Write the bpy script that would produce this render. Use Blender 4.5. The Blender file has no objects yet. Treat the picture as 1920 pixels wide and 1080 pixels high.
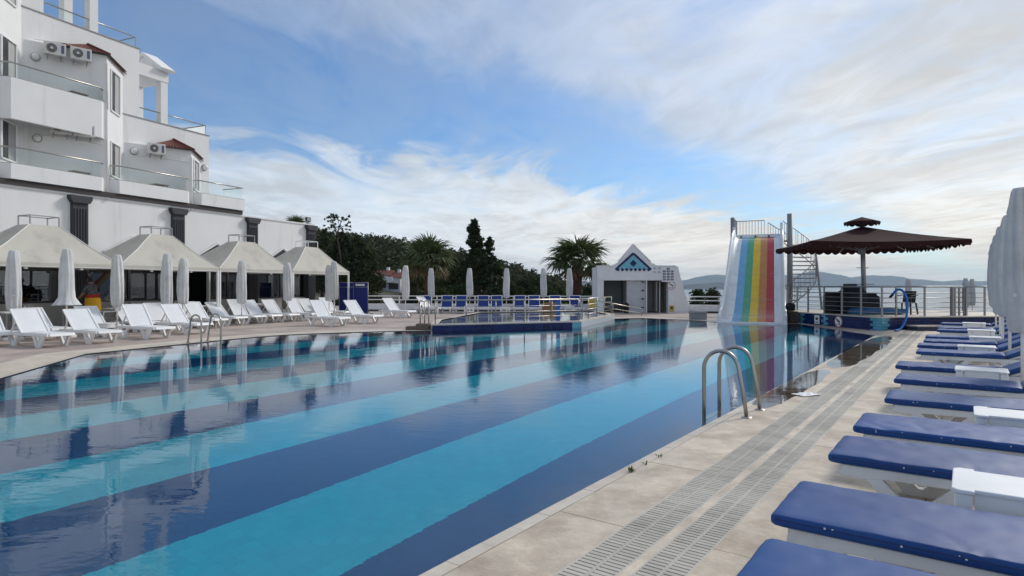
import bpy, bmesh, math, random
import numpy as np
from mathutils import Vector, Matrix, noise
from mathutils.geometry import tessellate_polygon
R = math.radians
random.seed(7); rng = np.random.default_rng(7)
scene = bpy.context.scene
C = scene.collection

# ------------------------------------------------------------------ camera, sky, sun, exposure
FOC, EYE, HORIZ = 1180.0, 1.5, 537.0          # photo focal length in px, eye height in m, horizon row
cam_d = bpy.data.cameras.new('camera'); cam = bpy.data.objects.new('camera', cam_d); C.objects.link(cam)
cam_d.sensor_width = 36.0; cam_d.lens = 36.0*FOC/1920.0; cam_d.shift_y = -(540-HORIZ)/1920.0
cam_d.clip_start = .05; cam_d.clip_end = 60000
cam.location = (0, 0, EYE); cam.rotation_euler = (R(90), 0, 0)
scene.camera = cam
SUN_AZ, SUN_EL = 52.0, 34.0                    # degrees to the right of the view axis, above the horizon
sd = Vector((math.sin(R(SUN_AZ))*math.cos(R(SUN_EL)), math.cos(R(SUN_AZ))*math.cos(R(SUN_EL)), math.sin(R(SUN_EL))))
sun_d = bpy.data.lights.new('sun', 'SUN'); sun = bpy.data.objects.new('sun', sun_d); C.objects.link(sun)
sun_d.energy = 1.7; sun_d.angle = R(11); sun_d.color = (1, .95, .87)
sun.rotation_euler = sd.to_track_quat('Z', 'Y').to_euler()

world = bpy.data.worlds.new('World'); scene.world = world; world.use_nodes = True
def build_sky():
    nt = world.node_tree; N = nt.nodes; L = nt.links; N.clear()
    def nd(t, **k):
        n = N.new(t)
        for a, b in k.items(): setattr(n, a, b)
        return n
    def mth(op, a, b=None, c=None, clamp=False):
        n = nd('ShaderNodeMath', operation=op, use_clamp=clamp)
        for i, v in enumerate((a, b, c)):
            if v is None: continue
            if hasattr(v, 'is_output'): L.new(v, n.inputs[i])
            else: n.inputs[i].default_value = v
        return n.outputs[0]
    def ss(x, lo, hi):
        n = nd('ShaderNodeMapRange', interpolation_type='SMOOTHSTEP'); L.new(x, n.inputs[0])
        n.inputs[1].default_value = lo; n.inputs[2].default_value = hi; return n.outputs[0]
    out = nd('ShaderNodeOutputWorld'); bg = nd('ShaderNodeBackground'); bg.inputs[1].default_value = SKY_STRENGTH
    L.new(bg.outputs[0], out.inputs[0])
    sky = nd('ShaderNodeTexSky', sky_type='NISHITA'); sky.sun_disc = False
    sky.sun_elevation = R(SUN_EL); sky.sun_rotation = R(SUN_AZ); sky.air_density = 1.0; sky.dust_density = .6; sky.ozone_density = 2.2
    tc = nd('ShaderNodeTexCoord'); sp = nd('ShaderNodeSeparateXYZ'); L.new(tc.outputs['Generated'], sp.inputs[0])
    x, y, z = sp.outputs
    zc = mth('ADD', mth('MAXIMUM', z, 0.0), .02)
    qx = mth('DIVIDE', x, zc); qy = mth('DIVIDE', y, zc)
    # clouds lie on a flat layer overhead: q is the position on that layer
    def nz(ax, ay, sx, sy, rot, scale, detail, rough, dist, off):
        cv = nd('ShaderNodeCombineXYZ'); L.new(ax, cv.inputs[0]); L.new(ay, cv.inputs[1]); cv.inputs[2].default_value = off
        mp = nd('ShaderNodeMapping'); mp.inputs['Rotation'].default_value = (0, 0, R(rot)); mp.inputs['Scale'].default_value = (sx, sy, 1)
        L.new(cv.outputs[0], mp.inputs[0])
        n = nd('ShaderNodeTexNoise'); n.inputs['Scale'].default_value = scale; n.inputs['Detail'].default_value = detail
        n.inputs['Roughness'].default_value = rough; n.inputs['Distortion'].default_value = dist
        L.new(mp.outputs[0], n.inputs[0]); return n.outputs[0]
    big = nz(qx, qy, 1, .55, 35, .55, 4, .55, .6, 3.1)
    mid = nz(qx, qy, 1.35, .62, 38, 1.0, 10, .58, 1.3, 7.7)
    fine = nz(qx, qy, 1.1, .5, 60, 2.6, 9, .62, 1.2, 1.3)
    # a long clear lane runs through the cloud layer
    lane = mth('ADD', mth('MULTIPLY', qx, -.48), mth('MULTIPLY', mth('SUBTRACT', qy, 3.75), .80))
    lane = mth('SUBTRACT', lane, mth('MULTIPLY', mth('MAXIMUM', qx, 0.0), .42))
    lane = mth('ADD', lane, mth('MULTIPLY', mth('SUBTRACT', mid, .5), 2.6))
    lane = mth('ADD', lane, mth('MULTIPLY', mth('SUBTRACT', fine, .5), .9))
    clear = mth('SUBTRACT', 1.0, ss(mth('ABSOLUTE', lane), .25, 1.55))
    # the left of the layer is thinner
    thin = mth('SUBTRACT', 1.0, ss(mth('ADD', qx, mth('MULTIPLY', mth('SUBTRACT', big, .5), 2.2)), -1.7, -.2))
    thin = mth('MULTIPLY', thin, mth('SUBTRACT', 1.0, ss(qy, 3.0, 4.6)))
    cov = mth('ADD', mth('MULTIPLY', big, .55), mth('MULTIPLY', mid, .75))
    cov = mth('ADD', cov, mth('MULTIPLY', mth('SUBTRACT', fine, .5), .28))
    cov = mth('ADD', cov, .13)
    cov = mth('SUBTRACT', cov, mth('MULTIPLY', ss(z, .27, .46), .16))
    cov = mth('SUBTRACT', cov, mth('MULTIPLY', clear, .50))
    cov = mth('SUBTRACT', cov, mth('MULTIPLY', thin, .20))
    cov = mth('ADD', cov, mth('MULTIPLY', mth('SUBTRACT', 1.0, ss(z, .0, .22)), .22))   # more layer in the line of sight low down
    cm = ss(cov, .14, 1.02)
    veil = mth('MULTIPLY', ss(mth('ADD', mth('MULTIPLY', big, .5), mth('MULTIPLY', fine, .5)), .36, .66), .24)
    cm = mth('MAXIMUM', cm, veil)
    # cloud brightness: denser veils greyer, brighter towards the sun
    dt = nd('ShaderNodeVectorMath', operation='DOT_PRODUCT'); L.new(tc.outputs['Generated'], dt.inputs[0]); dt.inputs[1].default_value = sd
    glow = ss(dt.outputs['Value'], .2, 1.0)
    shade = ss(mth('ADD', mth('MULTIPLY', big, .6), mth('MULTIPLY', fine, .4)), .62, .38)
    br = mth('ADD', mth('MULTIPLY', shade, 2.4), 4.5)
    br = mth('ADD', br, mth('MULTIPLY', glow, 1.2))
    br = mth('ADD', br, mth('MULTIPLY', mth('SUBTRACT', 1.0, ss(z, .0, .30)), 1.7))
    tint = nd('ShaderNodeMix', data_type='RGBA'); tint.inputs[6].default_value = (.88, .98, 1.09, 1); tint.inputs[7].default_value = (1.10, 1.01, .87, 1)
    low = mth('MULTIPLY', mth('SUBTRACT', 1.0, ss(z, .0, .34)), mth('ADD', mth('MULTIPLY', ss(x, -.35, .45), .82), .18))
    L.new(mth('MAXIMUM', low, mth('MULTIPLY', glow, .5)), tint.inputs[0])
    cc = nd('ShaderNodeVectorMath', operation='SCALE'); L.new(tint.outputs[2], cc.inputs[0]); L.new(br, cc.inputs['Scale'])
    blue = nd('ShaderNodeMix', data_type='RGBA', blend_type='MULTIPLY'); blue.inputs[0].default_value = 1
    L.new(sky.outputs[0], blue.inputs[6]); blue.inputs[7].default_value = (.60, .84, 1.08, 1)
    mx = nd('ShaderNodeMix', data_type='RGBA'); L.new(cm, mx.inputs[0]); L.new(blue.outputs[2], mx.inputs[6]); L.new(cc.outputs[0], mx.inputs[7])
    L.new(mx.outputs[2], bg.inputs[0])
SKY_STRENGTH = .095
build_sky()
vs = scene.view_settings
vs.view_transform = 'Standard'; vs.look = 'None'; vs.exposure = .33; vs.gamma = 1; vs.use_curve_mapping = False
cy = scene.cycles
cy.max_bounces = 10; cy.transparent_max_bounces = 12; cy.transmission_bounces = 8; cy.glossy_bounces = 5; cy.diffuse_bounces = 4
cy.use_denoising = True; cy.sample_clamp_indirect = 6

# ------------------------------------------------------------------ places
def at(px, py, Y): return Vector(((px-960)/FOC*Y, Y, EYE+(HORIZ-py)/FOC*Y))
def gp(px, py, z=0.0):
    Y = (EYE-z)*FOC/(py-HORIZ); return Vector(((px-960)/FOC*Y, Y, z))
UX, UY = .587, .8096                            # the right pool edge runs along (UX, UY); w is measured from it, away from the water
def uw(u, w, z=0.0): return Vector((-1.857+UX*u+UY*w, 1.346+UY*u-UX*w, z))
ANG_U = math.atan2(UY, UX)
FX, FY = .403, .9152                            # the hotel front runs along (FX, FY); d is measured into the building
FO = Vector((-25.7, 0, 0)); ANG_F = math.atan2(FY, FX)
def fr(s, d, z=0.0): return Vector((FO.x+FX*s-FY*d, FO.y+FY*s+FX*d, z))

# ------------------------------------------------------------------ materials
MATS = {}
def mat(name, col, rough=.6, metal=0.0, var=.10, scale=3.0, bump=0.0, bscale=60.0, spec=.5, coat=0.0, detail=5, transl=0.0, dirt=None, dscale=1.2, dlo=.52, dhi=.72, world=False, rand=0.0, dstretch=None):
    if name in MATS: return MATS[name]
    m = bpy.data.materials.new(name); m.use_nodes = True; MATS[name] = m
    nt = m.node_tree; N = nt.nodes; L = nt.links; b = N['Principled BSDF']
    b.inputs['Roughness'].default_value = rough; b.inputs['Metallic'].default_value = metal
    b.inputs['Specular IOR Level'].default_value = spec; b.inputs['Coat Weight'].default_value = coat
    tc = N.new('ShaderNodeNewGeometry' if world else 'ShaderNodeTexCoord'); co = tc.outputs['Position' if world else 'Object']
    n = N.new('ShaderNodeTexNoise'); n.inputs['Scale'].default_value = scale; n.inputs['Detail'].default_value = detail; n.inputs['Roughness'].default_value = .65
    L.new(co, n.inputs[0])
    mr = N.new('ShaderNodeMapRange'); L.new(n.outputs[0], mr.inputs[0]); mr.inputs[1].default_value = .25; mr.inputs[2].default_value = .75
    mr.inputs[3].default_value = 1-var; mr.inputs[4].default_value = 1+var
    sc = N.new('ShaderNodeVectorMath'); sc.operation = 'SCALE'; sc.inputs[0].default_value = col[:3]; L.new(mr.outputs[0], sc.inputs['Scale'])
    csock = sc.outputs[0]
    if rand:
        oi = N.new('ShaderNodeObjectInfo'); rr = N.new('ShaderNodeMapRange'); L.new(oi.outputs['Random'], rr.inputs[0]); rr.inputs[3].default_value = 1-rand; rr.inputs[4].default_value = 1+rand
        s2 = N.new('ShaderNodeVectorMath'); s2.operation = 'SCALE'; L.new(csock, s2.inputs[0]); L.new(rr.outputs[0], s2.inputs['Scale']); csock = s2.outputs[0]
    if dirt:
        n3 = N.new('ShaderNodeTexNoise'); n3.inputs['Scale'].default_value = dscale; n3.inputs['Detail'].default_value = 8; n3.inputs['Roughness'].default_value = .7
        dco = co
        if dstretch:
            mp = N.new('ShaderNodeMapping'); mp.inputs['Scale'].default_value = dstretch; L.new(co, mp.inputs[0]); dco = mp.outputs[0]
        L.new(dco, n3.inputs[0])
        m3 = N.new('ShaderNodeMapRange'); L.new(n3.outputs[0], m3.inputs[0]); m3.inputs[1].default_value = dlo; m3.inputs[2].default_value = dhi; m3.inputs[4].default_value = .75
        mx = N.new('ShaderNodeMix'); mx.data_type = 'RGBA'; L.new(m3.outputs[0], mx.inputs[0]); L.new(csock, mx.inputs[6]); mx.inputs[7].default_value = (*dirt, 1)
        csock = mx.outputs[2]
    L.new(csock, b.inputs['Base Color'])
    r2 = N.new('ShaderNodeMapRange'); L.new(n.outputs[0], r2.inputs[0]); r2.inputs[1].default_value = .25; r2.inputs[2].default_value = .75
    r2.inputs[3].default_value = max(0, rough-.07); r2.inputs[4].default_value = min(1, rough+.07); L.new(r2.outputs[0], b.inputs['Roughness'])
    if bump:
        n2 = N.new('ShaderNodeTexNoise'); n2.inputs['Scale'].default_value = bscale; n2.inputs['Detail'].default_value = 4
        L.new(co, n2.inputs[0])
        bp = N.new('ShaderNodeBump'); bp.inputs['Strength'].default_value = bump; bp.inputs['Distance'].default_value = .02
        L.new(n2.outputs[0], bp.inputs['Height']); L.new(bp.outputs[0], b.inputs['Normal'])
    if transl:
        tr = N.new('ShaderNodeBsdfTranslucent'); L.new(csock, tr.inputs[0])
        ms = N.new('ShaderNodeMixShader'); ms.inputs[0].default_value = transl
        L.new(b.outputs[0], ms.inputs[1]); L.new(tr.outputs[0], ms.inputs[2]); L.new(ms.outputs[0], N['Material Output'].inputs[0])
    return m
stucco = mat('white_stucco', (.80, .80, .79), .85, var=.05, scale=.8, bump=.35, bscale=45, dirt=(.56, .56, .54), dscale=1.0, dlo=.56, dhi=.80, dstretch=(2.2, 2.2, .16))
stucco2 = mat('white_render', (.80, .80, .80), .85, var=.06, scale=1.5, bump=.3, bscale=50, dirt=(.5, .5, .48), dscale=.9, dlo=.56, dhi=.8)
soffit = mat('soffit_paint', (.66, .65, .62), .85, var=.06)
charcoal = mat('charcoal_paint', (.030, .033, .042), .6, var=.15)
darkfascia = mat('dark_brown_fascia', (.035, .028, .026), .6)
plastic = mat('white_plastic', (.83, .83, .82), .42, var=.04, scale=2, dirt=(.62, .61, .57), dscale=3, dlo=.55, dhi=.8, world=True)
plastic_old = mat('weathered_white_plastic', (.74, .74, .73), .5, var=.05, scale=2, dirt=(.55, .54, .5), dscale=3, world=True)
sling = mat('white_sling_fabric', (.76, .77, .78), .8, var=.05, scale=4, bump=.2, bscale=150)
vinyl = mat('navy_vinyl', (.004, .050, .225), .50, var=.14, scale=1.6, bump=.08, bscale=8, spec=.4, dirt=(.011, .090, .26), dscale=1.2, dlo=.45, dhi=.75, world=True, rand=.14)
vinyl_seam = mat('navy_vinyl_side', (.004, .014, .10), .38, var=.1)
bluesling = mat('blue_sling', (.008, .035, .20), .7, var=.1)
studm = mat('pale_stitch', (.75, .76, .78), .5)
steel = mat('stainless_steel', (.42, .395, .36), .33, metal=1.0, var=.12, scale=8)
greysteel = mat('grey_galvanised', (.33, .34, .35), .45, metal=.7, var=.1)
greypaint = mat('grey_painted_steel', (.24, .25, .27), .5, var=.1)
canopym = mat('cream_canvas', (.67, .64, .56), .85, var=.06, scale=1.2, bump=.12, bscale=14, transl=.22, dirt=(.50, .47, .41), dscale=1.5)
whitepaint = mat('white_paint', (.80, .80, .78), .5, var=.05)
parasolm = mat('grey_white_parasol_cloth', (.68, .68, .67), .85, var=.14, scale=5, bump=.2, bscale=30, transl=.15, dirt=(.42, .42, .41), dscale=2.5, world=True, rand=.08)
brownm = mat('dark_brown_canvas', (.040, .015, .014), .9, var=.2, scale=2, bump=.15, bscale=12, transl=.10, spec=.15)
rooftile = mat('red_roof_tile', (.135, .030, .022), .75, var=.35, scale=6, bump=.2)
navytile = mat('navy_glazed_tile', (.004, .017, .100), .30, var=.3, scale=3, spec=.3, world=True, rand=.25)
aquatile = mat('aqua_glazed_tile', (.09, .36, .48), .2, var=.2, scale=3, spec=.6, world=True, rand=.15)
grout = mat('dark_grout', (.05, .06, .10), .8)
stone = mat('travertine', (.66, .56, .43), .55, var=.24, scale=2.6, detail=9, bump=.2, bscale=35, dirt=(.36, .27, .185), dscale=2.0, dlo=.43, dhi=.66, world=True, rand=.07)
stone2 = mat('pale_travertine', (.64, .56, .455), .5, var=.14, scale=4, detail=8, bump=.1, bscale=40, dirt=(.42, .34, .25), dscale=1.1, dlo=.47, dhi=.72, world=True, rand=.06)
slatm = mat('grate_plastic', (.56, .515, .43), .55, var=.2, scale=2.2, dirt=(.30, .275, .23), dscale=1.1, dlo=.46, dhi=.62, world=True, rand=.10)
dark = mat('gutter_dark', (.17, .15, .115), .8, var=.3)
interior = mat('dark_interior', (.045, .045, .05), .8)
greywall = mat('grey_low_wall', (.34, .34, .33), .8, var=.1)
barkm = mat('bark', (.075, .05, .035), .9, var=.3, scale=9, bump=.5, bscale=20)
palmbark = mat('palm_bark', (.085, .040, .028), .95, var=.4, scale=7, bump=.7, bscale=18)
frondm = mat('palm_frond', (.075, .105, .034), .6, var=.35, scale=2, transl=.25)
frond_dry = mat('dry_palm_frond', (.14, .10, .045), .8, var=.3, scale=2, transl=.15)
leafm = [mat('dark_conifer_foliage', (.027, .043, .018), .85, var=.45, scale=1.1, transl=.10, spec=.15),
         mat('olive_foliage', (.050, .066, .024), .85, var=.45, scale=.9, transl=.10, spec=.15),
         mat('bushy_foliage', (.036, .066, .022), .85, var=.45, scale=.9, transl=.10, spec=.15)]
forestm = mat('hillside_foliage', (.040, .056, .021), .85, var=.55, scale=.09, transl=.08, spec=.15)
hillm = mat('hill_soil', (.10, .085, .055), .95, var=.3, scale=.04)
cardboard = mat('cardboard', (.30, .17, .085), .85, var=.15, scale=6)
blackm = mat('black_cover', (.008, .008, .009), .75, var=.2, bump=.3, bscale=6)
blackplastic = mat('black_plastic', (.012, .012, .013), .45)
hosem = mat('blue_hose', (.012, .14, .48), .4)
red = mat('red_gelcoat', (.48, .022, .03), .25, coat=.3); yellow = mat('yellow_gelcoat', (.78, .50, .012), .25, coat=.3)
orange = mat('orange_gelcoat', (.54, .21, .055), .28, coat=.3); green = mat('green_gelcoat', (.07, .36, .20), .25, coat=.3)
lblue = mat('light_blue_gelcoat', (.15, .40, .66), .25, coat=.3); gelwhite = mat('white_gelcoat', (.78, .81, .82), .38, var=.06, scale=1.2, coat=.4, dirt=(.6, .62, .62), dscale=1.4)
signred = mat('sign_red', (.42, .03, .04), .5); signnavy = mat('sign_navy', (.02, .03, .12), .5); signblack = mat('sign_black', (.015, .015, .018), .5)
signyellow = mat('sign_yellow', (.55, .42, .05), .5)
chairm = mat('taupe_chair_sling', (.30, .285, .26), .7, var=.1); chairframe = mat('pale_chair_frame', (.58, .57, .54), .5)
showertile = mat('pale_tile', (.52, .54, .57), .3, var=.08)
acm = mat('air_conditioner_white', (.68, .67, .63), .45, var=.05); acgrille = mat('air_conditioner_grille', (.03, .03, .032), .6)

def glass_mat(name, tint, rough=0.0, ior=1.45, opaque=0.0):
    m = bpy.data.materials.new(name); m.use_nodes = True; N = m.node_tree.nodes; L = m.node_tree.links; N.clear()
    o = N.new('ShaderNodeOutputMaterial'); t = N.new('ShaderNodeBsdfTransparent'); t.inputs[0].default_value = (*tint, 1)
    g = N.new('ShaderNodeBsdfGlossy'); g.inputs['Roughness'].default_value = rough; g.inputs[0].default_value = (1, 1, 1, 1)
    f = N.new('ShaderNodeFresnel'); f.inputs[0].default_value = ior
    nz = N.new('ShaderNodeTexNoise'); nz.inputs['Scale'].default_value = 1.2; bp = N.new('ShaderNodeBump'); bp.inputs['Strength'].default_value = .03
    L.new(nz.outputs[0], bp.inputs['Height']); L.new(bp.outputs[0], g.inputs['Normal'])
    ms = N.new('ShaderNodeMixShader'); L.new(f.outputs[0], ms.inputs[0]); L.new(t.outputs[0], ms.inputs[1]); L.new(g.outputs[0], ms.inputs[2]); L.new(ms.outputs[0], o.inputs[0])
    MATS[name] = m; return m
railglass = glass_mat('balcony_glass', (.92, .97, .96)); windowglass = glass_mat('window_glass', (.42, .46, .48), ior=1.9)

def water_mat(name, b1, b2, refr=True, tint=(.80, .95, 1.0), s1=2.2, s2=9.0):
    m = bpy.data.materials.new(name); m.use_nodes = True; N = m.node_tree.nodes; L = m.node_tree.links; N.clear()
    o = N.new('ShaderNodeOutputMaterial'); g = N.new('ShaderNodeBsdfGlossy'); g.inputs['Roughness'].default_value = .0; g.inputs[0].default_value = (1, 1, 1, 1)
    t = N.new('ShaderNodeBsdfRefraction' if refr else 'ShaderNodeBsdfTransparent'); t.inputs[0].default_value = (*tint, 1)
    if refr: t.inputs['IOR'].default_value = 1.333; t.inputs['Roughness'].default_value = 0
    tc = N.new('ShaderNodeTexCoord')
    mp = N.new('ShaderNodeMapping'); mp.inputs['Rotation'].default_value = (0, 0, R(25)); mp.inputs['Scale'].default_value = (.8, 1.5, 1); L.new(tc.outputs['Object'], mp.inputs[0])
    n1 = N.new('ShaderNodeTexNoise'); n1.inputs['Scale'].default_value = s1; n1.inputs['Detail'].default_value = 2; n1.inputs['Distortion'].default_value = .6
    n2 = N.new('ShaderNodeTexNoise'); n2.inputs['Scale'].default_value = s2; n2.inputs['Detail'].default_value = 3
    n3 = N.new('ShaderNodeTexNoise'); n3.inputs['Scale'].default_value = .22; n3.inputs['Detail'].default_value = 3
    for n in (n1, n2, n3): L.new(mp.outputs[0], n.inputs[0])
    pr = N.new('ShaderNodeMapRange'); L.new(n3.outputs[0], pr.inputs[0]); pr.inputs[1].default_value = .38; pr.inputs[2].default_value = .66; pr.inputs[3].default_value = .35; pr.inputs[4].default_value = 1.5
    bs = N.new('ShaderNodeMath'); bs.operation = 'MULTIPLY'; bs.inputs[1].default_value = b2; L.new(pr.outputs[0], bs.inputs[0])
    bpa = N.new('ShaderNodeBump'); bpa.inputs['Strength'].default_value = b1; bpa.inputs['Distance'].default_value = .03; L.new(n1.outputs[0], bpa.inputs['Height'])
    bpb = N.new('ShaderNodeBump'); bpb.inputs['Distance'].default_value = .012; L.new(bs.outputs[0], bpb.inputs['Strength']); L.new(n2.outputs[0], bpb.inputs['Height']); L.new(bpa.outputs[0], bpb.inputs['Normal'])
    f = N.new('ShaderNodeFresnel'); f.inputs[0].default_value = 1.333
    for n in ([g, t, f] if refr else [g, f]): L.new(bpb.outputs[0], n.inputs['Normal'])
    ms = N.new('ShaderNodeMixShader'); L.new(f.outputs[0], ms.inputs[0]); L.new(t.outputs[0], ms.inputs[1]); L.new(g.outputs[0], ms.inputs[2]); L.new(ms.outputs[0], o.inputs[0])
    MATS[name] = m; return m
poolwater = water_mat('pool_water', .06, .085)
puddlewater = water_mat('puddle_water', .03, .05, refr=False, tint=(.72, .68, .62))

def floor_mat():
    m = bpy.data.materials.new('pool_floor_stripes'); m.use_nodes = True; N = m.node_tree.nodes; L = m.node_tree.links; b = N['Principled BSDF']
    b.inputs['Roughness'].default_value = .4
    tc = N.new('ShaderNodeTexCoord'); sp = N.new('ShaderNodeSeparateXYZ'); L.new(tc.outputs['Object'], sp.inputs[0])
    def mth(op, a, v=None):
        n = N.new('ShaderNodeMath'); n.operation = op
        for i, q in enumerate((a, v)):
            if q is None: continue
            if hasattr(q, 'is_output'): L.new(q, n.inputs[i])
            else: n.inputs[i].default_value = q
        return n.outputs[0]
    w = mth('ADD', mth('MULTIPLY', sp.outputs[0], -UY), mth('MULTIPLY', sp.outputs[1], UX))   # distance from the right edge
    w = mth('ADD', w, -1.857*UY-1.346*UX)
    k = mth('FLOORED_MODULO', mth('DIVIDE', mth('ADD', w, -.05), 1.35), 2.0)
    st = mth('GREATER_THAN', k, 1.0)
    br = N.new('ShaderNodeTexBrick'); br.offset = .0; br.inputs['Scale'].default_value = 8; br.inputs['Mortar Size'].default_value = .022; br.inputs['Brick Width'].default_value = 1; br.inputs['Row Height'].default_value = 1
    br.inputs['Color1'].default_value = (1, 1, 1, 1); br.inputs['Color2'].default_value = (.88, .9, .94, 1); br.inputs['Mortar'].default_value = (.72, .80, .86, 1)
    mp = N.new('ShaderNodeMapping'); mp.inputs['Rotation'].default_value = (0, 0, -ANG_U); L.new(tc.outputs['Object'], mp.inputs[0]); L.new(mp.outputs[0], br.inputs[0])
    mx = N.new('ShaderNodeMix'); mx.data_type = 'RGBA'; L.new(st, mx.inputs[0]); mx.inputs[6].default_value = (.005, .115, .29, 1); mx.inputs[7].default_value = (.012, .62, .74, 1)
    m2 = N.new('ShaderNodeMix'); m2.data_type = 'RGBA'; m2.blend_type = 'MULTIPLY'; m2.inputs[0].default_value = 1; L.new(mx.outputs[2], m2.inputs[6]); L.new(br.outputs[0], m2.inputs[7])
    L.new(m2.outputs[2], b.inputs['Base Color']); return m
poolfloor = floor_mat()

def paver_mat():
    m = bpy.data.materials.new('pink_pavers'); m.use_nodes = True; N = m.node_tree.nodes; L = m.node_tree.links; b = N['Principled BSDF']
    b.inputs['Roughness'].default_value = .8
    tc = N.new('ShaderNodeTexCoord'); mp = N.new('ShaderNodeMapping'); mp.inputs['Rotation'].default_value = (0, 0, -ANG_F); L.new(tc.outputs['Object'], mp.inputs[0])
    br = N.new('ShaderNodeTexBrick'); br.inputs['Scale'].default_value = 4.5; br.inputs['Mortar Size'].default_value = .015
    br.inputs['Color1'].default_value = (.50, .405, .35, 1); br.inputs['Color2'].default_value = (.41, .335, .295, 1); br.inputs['Mortar'].default_value = (.30, .255, .225, 1)
    L.new(mp.outputs[0], br.inputs[0])
    n = N.new('ShaderNodeTexNoise'); n.inputs['Scale'].default_value = .8; n.inputs['Detail'].default_value = 7; L.new(tc.outputs['Object'], n.inputs[0])
    mr = N.new('ShaderNodeMapRange'); L.new(n.outputs[0], mr.inputs[0]); mr.inputs[1].default_value = .3; mr.inputs[2].default_value = .7; mr.inputs[3].default_value = .75; mr.inputs[4].default_value = 1.25
    sc = N.new('ShaderNodeVectorMath'); sc.operation = 'SCALE'; L.new(br.outputs[0], sc.inputs[0]); L.new(mr.outputs[0], sc.inputs['Scale'])
    L.new(sc.outputs[0], b.inputs['Base Color']); return m
pavers = paver_mat()

def sea_mat():
    m = bpy.data.materials.new('sea_water'); m.use_nodes = True; N = m.node_tree.nodes; L = m.node_tree.links; b = N['Principled BSDF']
    b.inputs['Base Color'].default_value = (.045, .075, .10, 1); b.inputs['Roughness'].default_value = .22; b.inputs['IOR'].default_value = 1.33
    tc = N.new('ShaderNodeTexCoord'); n = N.new('ShaderNodeTexNoise'); n.inputs['Scale'].default_value = .35; n.inputs['Detail'].default_value = 6; L.new(tc.outputs['Object'], n.inputs[0])
    bp = N.new('ShaderNodeBump'); bp.inputs['Strength'].default_value = .6; bp.inputs['Distance'].default_value = .5; L.new(n.outputs[0], bp.inputs['Height']); L.new(bp.outputs[0], b.inputs['Normal'])
    return m
seam = sea_mat()

# ------------------------------------------------------------------ mesh helpers
class MB:
    def __init__(s): s.v = []; s.f = []
    def add(s, vs, fs):
        o = len(s.v); s.v += [tuple(p) for p in vs]; s.f += [tuple(i+o for i in f) for f in fs]; return s
    def box(s, c, d, M=None):
        x, y, z = c; a, b, e = d[0]/2, d[1]/2, d[2]/2
        vs = [Vector((x+i*a, y+j*b, z+k*e)) for k in (-1, 1) for j in (-1, 1) for i in (-1, 1)]
        if M: vs = [M @ p for p in vs]
        return s.add(vs, [(0, 2, 3, 1), (4, 5, 7, 6), (0, 1, 5, 4), (2, 6, 7, 3), (0, 4, 6, 2), (1, 3, 7, 5)])
    def bx(s, x0, x1, y0, y1, z0, z1): return s.box(((x0+x1)/2, (y0+y1)/2, (z0+z1)/2), (x1-x0, y1-y0, z1-z0))
    def bar(s, p, q, w, h=None, up=(0, 0, 1)):
        p = Vector(p); q = Vector(q); h = h or w; d = (q-p).normalized(); up = Vector(up)
        if abs(d.dot(up)) > .98: up = Vector((1, 0, 0))
        a = d.cross(up).normalized()*w/2; b = a.normalized().cross(d).normalized()*h/2
        vs = [o+i*a+j*b for o in (p, q) for i, j in ((-1, -1), (1, -1), (1, 1), (-1, 1))]
        return s.add(vs, [(0, 1, 2, 3), (7, 6, 5, 4), (0, 4, 5, 1), (1, 5, 6, 2), (2, 6, 7, 3), (3, 7, 4, 0)])
    def tube(s, pts, r, n=8, cap=True):
        pts = [Vector(p) for p in pts]; rs = r if isinstance(r, (list, tuple)) else [r]*len(pts)
        vs = []; prev = None
        for i, p in enumerate(pts):
            d = (pts[min(i+1, len(pts)-1)]-pts[max(i-1, 0)]).normalized()
            if prev is None: a = d.orthogonal().normalized()
            else: a = (prev-d*prev.dot(d)); a = a.normalized() if a.length > 1e-6 else d.orthogonal().normalized()
            prev = a; b = d.cross(a)
            vs += [p+(a*math.cos(t)+b*math.sin(t))*rs[i] for t in [2*math.pi*k/n for k in range(n)]]
        fs = [(i*n+k, i*n+(k+1) % n, (i+1)*n+(k+1) % n, (i+1)*n+k) for i in range(len(pts)-1) for k in range(n)]
        if cap: fs += [tuple(range(n-1, -1, -1)), tuple((len(pts)-1)*n+k for k in range(n))]
        return s.add(vs, fs)
    def prism(s, poly, a, b, axis='z'):
        n = len(poly)
        def P(p, t): return {'z': (p[0], p[1], t), 'y': (p[0], t, p[1]), 'x': (t, p[0], p[1])}[axis]
        vs = [P(p, a) for p in poly]+[P(p, b) for p in poly]
        return s.add(vs, [tuple(range(n-1, -1, -1)), tuple(range(n, 2*n))]+[(i, (i+1) % n, n+(i+1) % n, n+i) for i in range(n)])
    def lathe(s, prof, n=16, c=(0, 0, 0), wob=None):
        vs = []
        for i, (r, z) in enumerate(prof):
            for k in range(n):
                t = 2*math.pi*k/n; rr = r*(wob(t, z) if wob else 1)
                vs.append((c[0]+rr*math.cos(t), c[1]+rr*math.sin(t), c[2]+z))
        fs = [(i*n+k, i*n+(k+1) % n, (i+1)*n+(k+1) % n, (i+1)*n+k) for i in range(len(prof)-1) for k in range(n)]
        fs += [tuple(range(n-1, -1, -1)), tuple((len(prof)-1)*n+k for k in range(n))]
        return s.add(vs, fs)
    def xf(s, M): s.v = [tuple(M @ Vector(p)) for p in s.v]; return s
def mesh_of(name, mb, m, smooth=False):
    me = bpy.data.meshes.new(name); me.from_pydata(mb.v, [], mb.f)
    bm = bmesh.new(); bm.from_mesh(me); bmesh.ops.recalc_face_normals(bm, faces=bm.faces); bm.to_mesh(me); bm.free()
    if m: me.materials.append(m)
    if smooth:
        for p in me.polygons: p.use_smooth = True
    return me
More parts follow.
